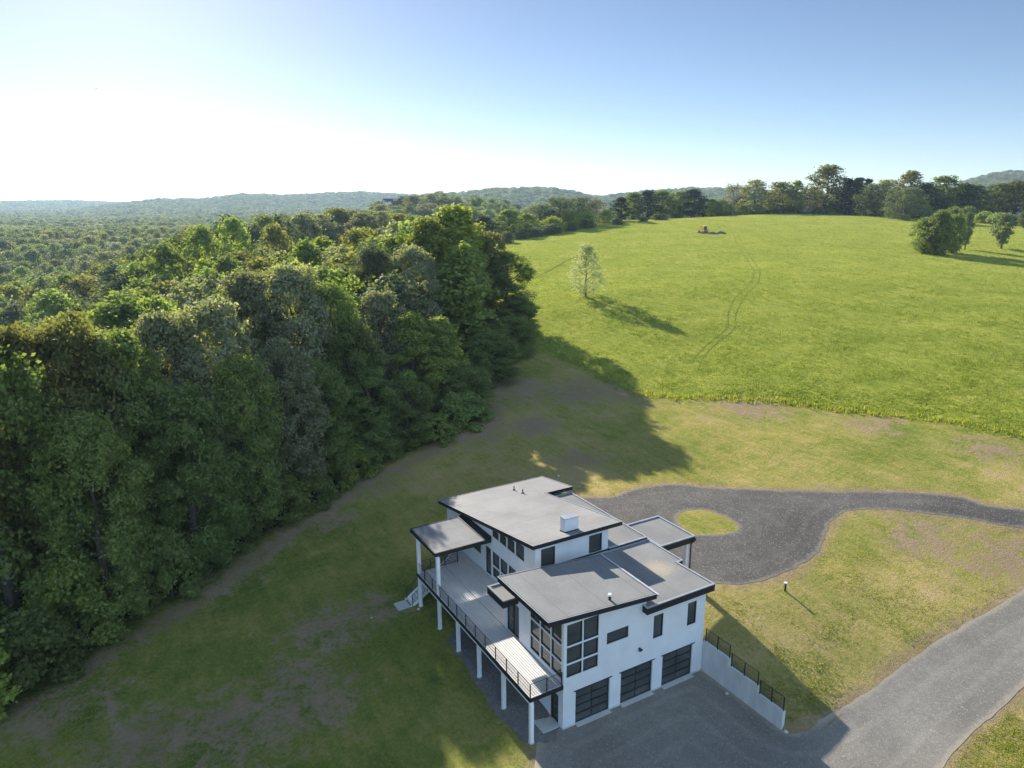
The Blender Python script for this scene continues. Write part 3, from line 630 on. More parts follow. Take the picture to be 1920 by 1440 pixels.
# porch roof over the deck's far end
roof([(-13.6, -2.42), (-13.6, 2.36), (-18.5, 2.36), (-18.5, -2.42)], 6.6, .30, M['roof_pale'], lip=.02, lipw=.04, lipmat=M['fascia'], label='porch roof on two white posts')
MB().prism([(-13.62, 1.78, 6.61), (-13.62, 2.38, 6.61), (-18.52, 2.38, 6.61), (-18.52, 1.78, 6.61)], [(-13.62, 1.78, 6.66), (-13.62, 2.38, 6.80), (-18.52, 2.38, 6.80), (-18.52, 1.78, 6.66)]).build('roof_flashing', M['fascia'], H)
for x in (-13.52, -17.3): MB().box(x-.13, -2.38, ZD+.01, x+.13, -2.12, 6.31).build('porch_post', M['post_wh'], H, .01)
MB().box(-18.4, -2.36, 6.20, -13.66, -2.14, 6.30).build('porch_beam', M['white'], H)
# chimney, vents, gutter, canopy post and downpipe, lamps
cz = main_t(-8.1)-.05
ch = MB().prism([(-8.13, 5.11, main_t(-8.13)-.02), (-7.5, 5.11, main_t(-7.5)-.02), (-7.5, 6.26, main_t(-7.5)-.02), (-8.13, 6.26, main_t(-8.13)-.02)], [(-8.13, 5.11, 10.0), (-7.5, 5.11, 10.0), (-7.5, 6.26, 10.0), (-8.13, 6.26, 10.0)]).build('chimney', M['stucco'], H)
MB().box(-8.16, 5.08, 10.0, -7.47, 6.29, 10.05).build('chimney_cap', M['coping'], ch)
MB().prism([(-8.16, 5.08, main_t(-8.16)+.005), (-7.46, 5.08, main_t(-7.46)+.005), (-7.46, 6.29, main_t(-7.46)+.005), (-8.16, 6.29, main_t(-8.16)+.005)], [(-8.16, 5.08, main_t(-8.16)+.07), (-7.46, 5.08, main_t(-7.46)+.07), (-7.46, 6.29, main_t(-7.46)+.07), (-8.16, 6.29, main_t(-8.16)+.07)]).build('chimney_flashing', M['fascia'], ch)
for x, y in ((-20.5, 8.4), (-19.0, 8.42)):
    z = main_t(x); v = MB().tube((x, y, z-.02), (x, y, z+.40), .05).build('vent_pipe', M['black'], H); MB().tube((x, y, z), (x, y, z+.10), .15, .07).build('vent_boot', M['black'], v)
x, y = -.2, 3.55; z = mid_t(y); v = MB().tube((x, y, z-.02), (x, y, z+.28), .09).build('vent_pipe', M['black'], H); MB().tube((x, y, z+.28), (x, y, z+.42), .12, .11).build('vent_cap', M['white'], v)
MB().prism([(.55, 6.83, mid_u(6.83)+.19), (.55, 6.97, mid_u(6.83)+.19), (-5.66, 7.06, mid_u(6.9)+.19), (-5.66, 6.92, mid_u(6.9)+.19)], [(.55, 6.83, mid_u(6.83)+.31), (.55, 6.97, mid_u(6.83)+.31), (-5.66, 7.06, mid_u(6.9)+.31), (-5.66, 6.92, mid_u(6.9)+.31)]).build('gutter', M['steel'], H)
zc = hz1(-5.9, 15.45)
MB().box(-6.05, 15.32, zc-.3, -5.77, 15.6, 6.38).build('canopy_post', M['post_wh'], H, .01)
MB().box(-9.5, 15.32, hz1(-9.4, 15.45)-.3, -9.22, 15.6, 6.38).build('canopy_post', M['post_wh'], H, .01)
MB().tube((-5.62, 15.62, zc), (-5.62, 15.62, 6.2), .055).tube((-5.62, 15.62, 6.2), (-5.45, 15.7, 6.55), .055).build('downpipe', M['black'], H)
MB().box(-5.6, 15.6, 6.48, -5.42, 15.92, 6.72).build('rain_head', M['black'], H)
lm = MB().obox(F0, 5.88, .003, 3.68, 6.0, .06, 3.80).tube((.08, 5.94, 3.74), (.20, 5.86, 3.66), .055, .085).tube((.08, 5.95, 3.74), (.20, 6.04, 3.66), .055, .085)
lm.build('flood_lamp', M['black'], H)
MB().obox(L0, -5.12, .003, 4.0, -5.02, .05, 4.12).build('wall_lamp', M['white'], H); MB().obox(L0, -.36, .003, .95, -.26, .05, 1.08).build('outlet_box', M['steel'], H)
MB().obox(L0, XJ+.02, .003, 3.21, -5.37+0, .018, 3.22).build('door_sill', M['white'], H)
# ------------------------------------------------------------------ deck (part of the house)
def boards(name, x0, x1, y0, y1):
    b = MB(); rng = random.Random(5); y = y0; segs = 3
    while y < y1-.03:
        ye = min(y+.165, y1)
        b.box(x0, y, ZD-.04, x1, ye-.030, ZD+rng.uniform(-.004, .004)); y = ye
    return b
bd = boards('deck', -17.46, -.02, -2.38, -.012)
for bb in (boards('deck', -17.46, XJ-.012, .004, YR-.012), boards('deck', -18.95, -17.475, 1.30, YR-.012)):
    n = len(bd.v); bd.v += bb.v; bd.f += [tuple(i+n for i in f) for f in bb.f]
dko = bd.build('deck', M['deck'], H)
MB().box(-17.44, -2.36, ZD-.30, -.04, -.02, ZD-.07).box(-17.44, .0, ZD-.30, XJ-.03, YR-.03, ZD-.07).box(-18.93, 1.32, ZD-.30, -17.46, YR-.03, ZD-.07).build('deck_frame', M['black'], dko)
MB().box(-17.5, -2.43, ZD-.27, 0.02, -2.385, ZD+.012).box(-.016, -2.384, ZD-.27, .024, -.004, ZD+.012).box(-17.51, -2.384, ZD-.27, -17.465, 1.29, ZD+.012).build('deck_fascia', M['fascia'], dko)
MB().box(-17.4, -2.37, ZD-.47, -.02, -2.13, ZD-.31).build('deck_beam', M['white'], dko)
for x in (-.09, -3.52, -6.96, -10.25, -13.52, -17.3):
    z = hz1(x, -2.25); p = MB().box(x-.12, -2.37, z-.4, x+.12, -2.13, ZD-.475).build('deck_post', M['post_wh'], dko, .01)
    MB().tube((x, -2.25, z-.3), (x, -2.25, z+.05), .2, k=12).build('post_footing', M['conc'], p)
p = MB().box(-17.35, .9, -.3, -17.11, 1.14, ZD-.31).build('deck_post', M['post_wh'], dko, .01)
def railing(pts, posts, h=.92, n=9, name='railing', parent=None, z0=ZD):
    """black posts with thin horizontal rods between them"""
    r = MB(); (ax, ay), (bx, by) = pts
    r.tube((ax, ay, z0+h), (bx, by, z0+h), .024, k=6)
    ro = r.build(name, M['black'], parent or dko)
    c = MB()
    for k in range(n): z = z0+.10+(h-.13)*k/n; c.tube((ax, ay, z), (bx, by, z), .0085, k=4)
    c.build('rail_rod', M['black'], ro)
    for t in posts:
        x, y = ax+(bx-ax)*t, ay+(by-ay)*t; MB().box(x-.027, y-.027, z0-.02, x+.027, y+.027, z0+h+.02).build('rail_post', M['black'], ro)
    return ro
railing([(-17.42, -2.34), (-.06, -2.34)], [i/12 for i in range(13)])
railing([(-.06, -2.29), (-.06, -.05)], [.5, .98])
railing([(-17.42, -2.29), (-17.42, 1.26)], [.30, .66, .98])
# stairs from the deck's far end down to a landing pad on the lawn
st = MB(); nst = 17; y_t = 1.30; y_b = -2.85; rise = ZD/nst; zg = hz1(-18.3, -3)
rise = (ZD-zg-.1)/nst; run = (y_t-y_b)/nst
tr = MB(); ri = MB(); sg = MB()
for k in range(nst):
    y1 = y_t-run*k; z = ZD-rise*(k+1); tr.box(-18.95, y1-run, z-.05, -17.72, y1+.02, z); ri.box(-18.93, y1-.002, z, -17.74, y1+.016, z+rise-.052)
stairs = tr.build('stairs', M['deck'], dko); ri.build('riser', M['white'], stairs)
for x in (-18.97, -17.72):
    sg = MB(); a = [(y_t, ZD-.02), (y_b-.1, zg+.10+.0), (y_b-.1, zg-.05), (y_b+.15, zg-.05), (y_t, ZD-.40)]
    sg.prism([(x, y, z) for y, z in a], [(x+.05, y, z) for y, z in a]).build('stringer', M['white'], stairs)
for x in (-18.9, -17.66):
    hr = MB(); hr.tube((x, y_t, ZD+.92), (x, y_b, zg+1.0), .024, k=6); ho = hr.build('handrail', M['black'], stairs)
    for t in (0, .34, .67, .99):
        y = y_t+(y_b-y_t)*t; z = ZD+(zg+.1-ZD)*t; MB().box(x-.024, y-.024, z-.1, x+.024, y+.024, z+.94).build('rail_post', M['black'], stairs)
    rr = MB()
    for k in range(1, 8): rr.tube((x, y_t, ZD+.11*k), (x, y_b, zg+.1+.11*k), .0085, k=4)
    rr.build('rail_rod', M['black'], stairs)
for cz_, nm in ((hz1(-18.3, -3.5), 'pad'),):
    MB().box(-18.85, -4.0, cz_-.1, -17.68, -2.96, cz_+.09).build('landing_pad', M['slab'], stairs, .01)
MB().box(-1.75, -1.25, -.2, -.30, -.02, .06).build('door_pad', M['slab'], H, .01)
# ------------------------------------------------------------------ concrete retaining wall with its railing
RW = empty('retaining_wall', (3.4, 11.8, 0), 'stepped grey concrete retaining wall with black railing beside the garage drive', 'wall')
def rp(o): o.matrix_parent_inverse = Matrix.Translation((-3.4, -11.8, 0)); return o
steps = [(0.004, 2.40, 2.31), (2.40, 4.86, 1.80), (4.86, 6.92, 1.32)]
prof = [(0.004, -.4), (6.78, -.4), (6.92, -.15), (6.92, 1.32), (4.86, 1.32), (4.86, 1.80), (2.40, 1.80), (2.40, 2.31), (0.004, 2.31)]
rp(MB().prism([(x, 11.69, z) for x, z in prof], [(x, 11.95, z) for x, z in prof]).build('wall_body', M['conc'], RW))
for a, b, z in steps:
    a2, b2 = a+.12, b-.08; y = 11.83
    r = MB().tube((a2, y, z+.98), (b2, y, z+.98), .022, k=6).tube((a2, y, z+.10), (b2, y, z+.10), .018, k=6)
    ro = rp(r.build('railing', M['black'], RW))
    for x in (a2, (a2+b2)/2, b2): MB().box(x-.026, y-.026, z-.02, x+.026, y+.026, z+1.0).build('rail_post', M['black'], ro)
    ms = MB()
    for k in range(1, 9): zz = z+.10+.88*k/9; ms.box(a2, y-.004, zz-.005, b2, y+.004, zz+.005)
    nv = int((b2-a2)/.10)
    for k in range(1, nv): xx = a2+(b2-a2)*k/nv; ms.box(xx-.004, y-.0035, z+.10, xx+.004, y+.0035, z+.98)
    ms.build('wire_mesh', M['black'], ro)

# ------------------------------------------------------------------ trees
def env_fn(shape):
    return {'round': lambda t: np.sin(np.pi*np.clip(.16+.76*t, 0, 1))**.75,
            'skirt': lambda t: np.where(t < .55, .92+.08*np.sin(np.pi*t/.55), np.sqrt(np.clip(1-((t-.55)/.47)**2, 0, 1))),
            'oval': lambda t: np.sin(np.pi*np.clip(.10+.84*t, 0, 1))**.9,
            'cone': lambda t: np.clip(1.02-t, .04, 1)**.85*np.clip(t*9+.35, 0, 1),
            'egg': lambda t: np.interp(t, [0, .12, .32, .55, .8, 1], [.55, .9, 1, .80, .52, .22]),
            'dome': lambda t: np.sqrt(np.clip(1-t**2.2, 0, 1))}[shape]
def make_crown(name, seed, H, cb, R, shape, lobes, clumps, per, leaf, mat, lr=(.26, .42), csig=.085, droop=.0, trunk=True, trunk_mat=None, tr=.022, lead=True, limbs=10, up=.5):
    rng = np.random.default_rng(seed); env = env_fn(shape); CH = H-cb
    t = (np.arange(lobes)+rng.uniform(.1, .9, lobes))/lobes; t = t**.9
    ang = np.arange(lobes)*2.39996+rng.uniform(-.5, .5, lobes)
    lrad = R*rng.uniform(*lr, lobes)*(.75+.35*env(t))
    rr = np.maximum(env(t)*R*rng.uniform(.80, 1.12, lobes)-lrad, 0)
    LC = np.stack([np.cos(ang)*rr, np.sin(ang)*rr, cb+np.clip(t*CH, lrad*.5, CH-lrad*.75)], -1)
    n = lobes*clumps; li = np.repeat(np.arange(lobes), clumps)
    dr = rng.normal(size=(n, 3)); dr[:, 2] = dr[:, 2]*.9+.25; dr /= np.linalg.norm(dr, axis=1)[:, None]
    cc = LC[li]+dr*(lrad[li]*rng.uniform(.62, 1.05, n))[:, None]*np.array([1, 1, .85])
    cc[:, 2] = np.maximum(cc[:, 2], cb*.6+.1)
    m = n*per; ci = np.repeat(np.arange(n), per)
    sig = R*csig*rng.uniform(.6, 1.4, n)
    P = cc[ci]+rng.normal(size=(m, 3))*sig[ci][:, None]*np.array([1, 1, .75])
    if droop: P[:, 2] -= droop*rng.uniform(0, 1, m)**2*CH*.25
    P[:, 2] = np.maximum(P[:, 2], .05)
    out = dr[ci]*.7+np.array([0, 0, up])+rng.normal(size=(m, 3))*.75; out /= np.linalg.norm(out, axis=1)[:, None]
    a = rng.normal(size=(m, 3)); a -= out*(a*out).sum(1)[:, None]; a /= np.linalg.norm(a, axis=1)[:, None]; b = np.cross(out, a)
    sz = leaf*rng.uniform(.55, 1.25, m)[:, None]
    V = np.stack([P-a*sz*.62, P+b*sz*.36-a*sz*.1+out*sz*.08, P+a*sz*.62, P-b*sz*.36-a*sz*.1+out*sz*.08], 1).reshape(-1, 3)
    me = np_mesh(name, V, [np.arange(4*m).reshape(-1, 4)], mat)
    tb = None
    if trunk:
        mb = MB(); r0 = H*tr; top = cb+CH*.72; nseg = 5; pts = []
        for k in range(nseg+1):
            f = k/nseg; pts.append((rng.normal()*.012*H*f, rng.normal()*.012*H*f, -.4+(top+.4)*f))
        for k in range(nseg):
            f0, f1 = k/nseg, (k+1)/nseg; mb.tube(pts[k], pts[k+1], r0*(1.25-f0) if k else r0*1.5, r0*(1.25-f1), 8)
        for k in rng.permutation(lobes)[:limbs]:
            zz = min(max(cb*.7, LC[k][2]-R*.5), top*.95); f = (zz+.4)/(top+.4)*nseg; i = min(int(f), nseg-1); g = f-i
            s = np.array(pts[i])*(1-g)+np.array(pts[i+1])*g; e = LC[k]; mid = (s+e)/2+np.array([0, 0, -.05*R])
            mb.tube(s, mid, r0*.38, r0*.24, 6); mb.tube(mid, e, r0*.24, r0*.08, 6)
        bm = bmesh.new(); vv = [bm.verts.new(v) for v in mb.v]
        for fc in mb.f: bm.faces.new([vv[i] for i in fc])
        tb = bpy.data.meshes.new('trunk'); bm.to_mesh(tb); bm.free(); tb.materials.append(trunk_mat or M['bark'])
    return dict(crown=me, trunk=tb, H=H, R=R)
PR = {}
def near_proto(k, seed, shape, mat, cb=1.2, H=22, R=6.0, **kw):
    a = dict(lobes=36, clumps=40, per=24, leaf=.31, lr=(.20, .36), csig=.060, limbs=16); a.update(kw)
    PR[k] = make_crown(k, seed, H, cb, R, shape, a.pop('lobes'), a.pop('clumps'), a.pop('per'), a.pop('leaf'), M[mat], **a)
near_proto('n_maple', 1, 'skirt', 'maple'); near_proto('n_maple_b', 2, 'skirt', 'maple', R=5.2); near_proto('n_oak', 3, 'skirt', 'oak', leaf=.33)
near_proto('n_ash', 4, 'round', 'ash', leaf=.34, cb=2.5); near_proto('n_lime', 5, 'oval', 'lime', R=4.6, cb=1.0, leaf=.38); near_proto('n_ash_b', 6, 'skirt', 'ash', R=5.4)
near_proto('n_olive', 7, 'round', 'olive', R=5.0, leaf=.28, csig=.09)
near_proto('n_bush', 8, 'dome', 'maple', H=5, R=3.0, cb=.1, lobes=16, clumps=24, per=20, leaf=.26, limbs=5)
near_proto('n_bush_b', 9, 'dome', 'lime', H=4.5, R=2.6, cb=.1, lobes=14, clumps=22, per=20, leaf=.26, limbs=5)
def mid_proto(k, seed, shape, mat, cb=2.0, H=20, R=5.5, **kw):
    a = dict(lobes=22, clumps=18, per=11, leaf=.62, lr=(.26, .44), csig=.085, limbs=8); a.update(kw)
    PR[k] = make_crown(k, seed, H, cb, R, shape, a.pop('lobes'), a.pop('clumps'), a.pop('per'), a.pop('leaf'), M[mat], **a)
mid_proto('m_maple', 11, 'round', 'maple'); mid_proto('m_oak', 12, 'round', 'oak'); mid_proto('m_ash', 13, 'round', 'ash'); mid_proto('m_maple_b', 14, 'oval', 'maple', R=4.8)
mid_proto('m_lime', 15, 'oval', 'lime', R=4.6); mid_proto('m_olive', 16, 'round', 'olive'); mid_proto('m_brown', 17, 'round', 'brown', per=7); mid_proto('m_pale', 42, 'round', 'valley', R=6.4); mid_proto('m_dark', 18, 'oval', 'dark', R=4.4, leaf=.5, per=14)
mid_proto('m_cone', 19, 'cone', 'dark', R=3.6, cb=.8, lobes=30, clumps=18, per=12, leaf=.45, lr=(.18, .30))
mid_proto('m_willow', 20, 'skirt', 'olive', R=5.5, cb=1.2, leaf=.42, per=20, lobes=24, droop=.5)
mid_proto('m_shrub', 21, 'dome', 'lime', H=6, R=5, cb=.2, leaf=.42, limbs=4); mid_proto('m_grey', 22, 'dome', 'olive', H=4, R=3.4, cb=.1, leaf=.30, per=16, limbs=4)
mid_proto('m_open', 23, 'round', 'oak', R=6.0, H=24, cb=7, lobes=18, clumps=16, per=16, leaf=.55, lr=(.20, .32))
mid_proto('m_bare', 24, 'round', 'brown', R=5.5, H=14, cb=3.5, per=6, leaf=.45, limbs=18, trunk_mat=M['bark_pale'], lobes=18)
mid_proto('m_fieldtree', 25, 'round', 'maple', H=12, R=4.6, cb=.6, lobes=26, clumps=26, per=16, leaf=.40)
mid_proto('m_young', 26, 'oval', 'olive', H=11, R=3.3, cb=1.6, lobes=22, clumps=22, per=14, leaf=.34)
near_proto('n_pale', 27, 'egg', 'blossom', H=11.4, R=3.9, cb=.9, lobes=40, clumps=15, per=10, leaf=.25, lr=(.20, .32), csig=.08, limbs=26, tr=.014, trunk_mat=M['bark_pale'])
NT = 0
def tree(pk, x, y, H_, R_, label, group=None, name='broadleaf_tree', cat='tree', rot=None, sink=.15):
    global NT; NT += 1; rng = random.Random(NT*13+5)
    p = PR[pk]; o = empty(name, (x, y, hz1(x, y)-sink), label, cat, group)
    o.rotation_euler = (0, 0, rot if rot is not None else rng.uniform(0, 6.28)); o.scale = (R_/p['R'], R_/p['R'], H_/p['H'])
    cr = link('crown', p['crown'], o)
    if p['trunk']: link('trunk', p['trunk'], o)
    return o, cr
def at_top(px, py, d):
    r = fwd + rgt*(px-960)/FPX - upv*(py-720)/FPX
    return CAM + r*(d/(r[0]*fh[0]+r[1]*fh[1]))
ordn = ['leftmost', 'second', 'third', 'fourth', 'fifth', 'sixth', 'seventh', 'eighth', 'ninth', 'tenth', 'eleventh', 'twelfth', 'thirteenth', 'fourteenth', 'fifteenth', 'sixteenth', 'seventeenth', 'eighteenth', 'nineteenth', 'twentieth', 'twenty-first', 'twenty-second', 'twenty-third', 'twenty-fourth', 'twenty-fifth', 'twenty-sixth', 'twenty-seventh', 'twenty-eighth', 'twenty-ninth', 'thirtieth']
used = []
# front row of the wood: top pixel, distance, radius, kind, look
FRONT = [(-75, 640, 49, 5.5, 'n_maple', 'full dark green'), (20, 628, 54, 5.2, 'n_oak', 'yellow topped'), (118, 612, 57, 5.0, 'n_oak', 'open crowned'), (212, 640, 59, 4.6, 'n_maple_b', 'dark ragged'), (300, 600, 65, 5.2, 'n_ash', 'pale topped'), (385, 578, 70, 5.4, 'n_ash_b', 'pale grey green'),
         (458, 522, 81, 5.6, 'n_ash', 'large silvery topped'), (540, 508, 86, 5.8, 'n_ash', 'tallest silvery topped'), (612, 540, 88, 5.0, 'n_maple', 'rounded'), (655, 612, 86, 4.4, 'n_maple_b', 'dark narrow'), (706, 556, 94, 4.6, 'n_ash_b', 'light grey green'), (770, 596, 93, 4.2, 'n_lime', 'bright topped'), (822, 604, 96, 4.0, 'n_lime', 'fresh green'),
         (862, 690, 96, 4.4, 'n_maple', 'low dark'), (700, 470, 114, 5.2, 'n_olive', 'dull olive'), (770, 470, 114, 5.4, 'n_ash_b', 'pale leaved'), (920, 630, 108, 4.6, 'n_maple_b', 'shaded'),
         (150, 790, 51, 4.2, 'n_maple', 'lower leafy'), (330, 740, 59, 4.2, 'n_maple_b', 'lower spreading'), (440, 680, 67, 4.4, 'n_maple', 'lower rounded'), (520, 650, 73, 4.2, 'n_ash_b', 'lower pale'), (590, 690, 77, 4.0, 'n_maple', 'lower dark green'), (690, 700, 84, 3.8, 'n_maple_b', 'lower narrow'), (760, 720, 87, 3.8, 'n_maple', 'small shaded')]
FRONT2 = [(800, 418, 124, 6.6, 'n_lime', 'high bright green'), (852, 394, 130, 8.0, 'n_lime', 'giant spreading'), (905, 440, 134, 6.6, 'n_oak', 'broad brown tinged'), (948, 478, 134, 6.0, 'n_maple', 'drooping'), (968, 560, 130, 4.2, 'n_maple_b', 'outermost low'), (955, 600, 120, 5.0, 'n_maple', 'dark bushy')]
for i, (px, py, d, R_, k, look) in enumerate(sorted(FRONT, key=lambda a: a[0])):
    P = at_top(px, py, d); H_ = P[2]-hz1(P[0], P[1])+.6; used.append((P[0], P[1], R_))
    tree(k, P[0], P[1], H_, R_, look+' tree fronting the wood by the lawn, '+ordn[i]+' from left', 'front rows of the wood')
for i, (px, py, d, R_, k, look) in enumerate(FRONT2):
    P = at_top(px, py, d); H_ = P[2]-hz1(P[0], P[1])+.6; used.append((P[0], P[1], R_))
    tree(k, P[0], P[1], H_, R_, look+' tree in the tall clump where the wood juts into the meadow', 'tall clump beside the meadow')
# low bushes filling the edge down to the ground
rb = random.Random(11); nb = 0; EDGE = np.array(wood_edge)
for i in range(0, 9):
    p0, p1 = EDGE[i], EDGE[i+1]; L = np.hypot(*(p1-p0)); nrm = np.array([-(p1-p0)[1], (p1-p0)[0]])/L
    if sdf(WOOD, np.array([(p0+nrm*2)[0]]), np.array([(p0+nrm*2)[1]]))[0] > 0: nrm = -nrm
    t = 0
    while t < L:
        p = p0+(p1-p0)*t/L+nrm*rb.uniform(.8, 3.6); t += rb.uniform(3.4, 5.6); nb += 1
        tree(rb.choice(['n_bush', 'n_bush', 'n_bush', 'n_bush_b']), p[0], p[1], rb.uniform(3.2, 7.5), rb.uniform(2.4, 3.8), 'low leafy bush filling the foot of the wood edge', 'bushes along the wood edge', 'bush', 'bush', sink=.3)
# the closed wood behind: every tree its own
rw = np.random.default_rng(21); cand = []
for _ in range(9000):
    d = 48+rw.uniform()**.7*215; s = rw.uniform(-.88*d-8, 30); cand.append((d, s))
cand = np.array(cand); XY = np.array([ds(d, s) for d, s in cand]); sdw = sdf(WOOD, XY[:, 0], XY[:, 1]); keep = []
for (d, s), p, sd in sorted(zip(cand.tolist(), XY.tolist(), sdw), key=lambda a: a[0][0]):
    if sd > -4.5: continue
    sp = 7.8+.008*d
    if any((p[0]-u[0])**2+(p[1]-u[1])**2 < (sp if len(u) < 4 else sp)**2*(.72 if u[2] < 7 else .9) for u in used): continue
    used.append((p[0], p[1], 5.2)); keep.append((d, s, p))
keep = [k for k in keep if k[0] > 62 or k[1] < -.6*k[0]]
WOODMAX = 150
for i, (d, s, p) in enumerate(keep[:WOODMAX]):
    ridge = s > -.52*d+10
    k = rw.choice(['m_maple', 'm_oak', 'm_ash', 'm_maple_b', 'm_lime', 'm_olive', 'm_dark', 'm_brown'], p=[.24, .2, .17, .14, .12, .08, .03, .02])
    if d < 95: k = rw.choice(['n_maple', 'n_oak', 'n_ash', 'n_ash_b', 'n_maple_b', 'n_olive'])
    H_ = rw.uniform(18, 23); R_ = rw.uniform(5.4, 7.6)
    if s < -.5*d and k.startswith('m_') and rw.uniform() < .35: k = 'm_pale'
    # keep the canopy under the sight lines the photo shows open
    gz = hz1(*p); px_ = 960+FPX*s/(d*.968+8); lim = np.interp(px_, [-200, 0, 200, 330, 430, 560, 700, 800, 900, 1000], [640, 620, 575, 505, 412, 380, 390, 408, 445, 475])
    if d < 95: lim = max(lim, np.interp(px_, [0, 300, 540, 700, 850], [640, 620, 525, 560, 600]))
    zmax = at_top(px_, lim, d)[2]; H_ = float(np.clip(min(H_, zmax-gz), 7, 25))
    nm = {'m_pale': 'pale yellow green', 'm_brown': 'brownish thin crowned', 'm_olive': 'grey olive', 'm_dark': 'very dark', 'm_lime': 'bright green', 'm_ash': 'pale green', 'm_oak': 'yellowish green', 'n_ash': 'pale green', 'n_ash_b': 'pale green', 'n_oak': 'yellowish green', 'n_olive': 'grey olive'}.get(str(k), 'mid green')
    tree(str(k), p[0], p[1], H_, R_, nm+(' broadleaf tree on the wooded ridge behind the tall clump' if ridge else ' broadleaf tree in the closed wood above the valley'), 'trees on the wooded ridge' if ridge else 'trees of the closed wood')
NW = len(keep)
# tree line, hedge and single trees around the meadow: x, top y, base y (0: stands behind the crest), half width px, proto, label
LINE = [
 (905, 408, 0, 22, 'm_dark', 'dark tree'), (928, 425, 0, 18, 'm_maple', 'mid green tree'), (956, 394, 446, 25, 'm_maple_b', 'dark round tree'), (985, 402, 440, 20, 'm_lime', 'light green tree'),
 (1012, 384, 432, 26, 'm_willow', 'pale feathery tree'), (1048, 370, 428, 28, 'm_willow', 'pale cream tree'), (1084, 370, 422, 28, 'm_willow', 'tall pale tree'), (1118, 374, 416, 22, 'm_bare', 'brownish feathery tree'),
 (1035, 408, 436, 26, 'm_shrub', 'bright shrub'), (1070, 399, 430, 26, 'm_shrub', 'broad bright shrub'), (1100, 397, 424, 22, 'm_shrub', 'rounded bright shrub'), (1138, 395, 416, 22, 'm_shrub', 'dark based shrub'),
 (950, 436, 456, 16, 'm_grey', 'grey scrub bush'), (978, 431, 448, 18, 'm_grey', 'grey willowy bush'), (1004, 428, 444, 18, 'm_grey', 'silver grey bush'), (1034, 422, 439, 20, 'm_grey', 'wide grey bush'), (1071, 420, 433, 13, 'm_grey', 'small grey bush'), (1101, 413, 428, 15, 'm_grey', 'round grey bush alone'), (1157, 411, 421, 13, 'm_grey', 'low grey mound bush'), (1206, 407, 415, 10, 'm_grey', 'tiny grey bush'), (1236, 402, 412, 17, 'm_grey', 'long grey bush'), (1266, 398, 409, 14, 'm_grey', 'shaded grey bush'),
 (1164, 371, 414, 16, 'm_dark', 'narrow dark tree'), (1188, 362, 411, 18, 'm_maple_b', 'dark upright tree'), (1214, 358, 408, 20, 'm_dark', 'broad black green tree'), (1240, 358, 406, 19, 'm_maple_b', 'tall dark green tree'),
 (1272, 360, 404, 24, 'm_maple', 'huge dark rounded tree'), (1298, 356, 402, 24, 'm_dark', 'dark domed tree'), (1332, 374, 400, 14, 'm_lime', 'short light green tree'), (1350, 376, 399, 14, 'm_maple', 'short dark tree'),
 (1371, 345, 397, 17, 'm_bare', 'thin grey see-through tree'), (1410, 339, 396, 22, 'm_ash', 'high crowned green tree'), (1457, 342, 395, 24, 'm_oak', 'dark brown green tree'), (1486, 340, 394, 15, 'm_lime', 'pale yellow green tree'), (1388, 385, 398, 16, 'm_shrub', 'low bright hedge shrub'),
 (1511, 356, 396, 20, 'm_bare', 'multi stemmed pale tree'), (1541, 311, 393, 30, 'm_oak', 'tallest oak-like tree'), (1557, 376, 399, 15, 'm_shrub', 'bright round shrub'), (1578, 335, 394, 20, 'm_cone', 'black conifer'), (1600, 334, 394, 18, 'm_cone', 'dense black conifer'), (1617, 336, 395, 16, 'm_cone', 'pointed black conifer'), (1590, 340, 392, 26, 'm_dark', 'dark mass of a tree'),
 (1640, 344, 405, 28, 'm_willow', 'leaning feathery tree'), (1664, 338, 0, 20, 'm_oak', 'tree with a thin top'), (1694, 352, 411, 28, 'm_willow', 'round feathery tree'), (1710, 322, 0, 22, 'm_oak', 'lopsided open crowned tree'), (1735, 346, 0, 24, 'm_dark', 'dark low tree'), (1774, 331, 0, 28, 'm_maple', 'high leafy tree'),
 (1758, 360, 0, 22, 'm_willow', 'grey green tree'), (1800, 358, 0, 28, 'm_willow', 'wide grey green tree'), (1812, 345, 0, 22, 'm_dark', 'very dark tree'), (1834, 347, 0, 20, 'm_maple_b', 'yellow topped tree'), (1878, 345, 0, 26, 'm_maple', 'big dark green tree'), (1912, 340, 0, 26, 'm_oak', 'edge-cut tree'),
]
EXTRA_BEHIND = [(1790, 352), (1815, 356), (1845, 362), (1870, 356), (1905, 352), (1925, 350), (1180, 378), (1230, 372), (1265, 372), (1345, 380), (1390, 366), (1450, 362), (1505, 368), (1530, 350), (1655, 352), (1720, 352), (1320, 372), (1430, 355), (1470, 360), (1630, 345), (1685, 350), (1750, 350), (1855, 375), (1895, 365)]
k = 0
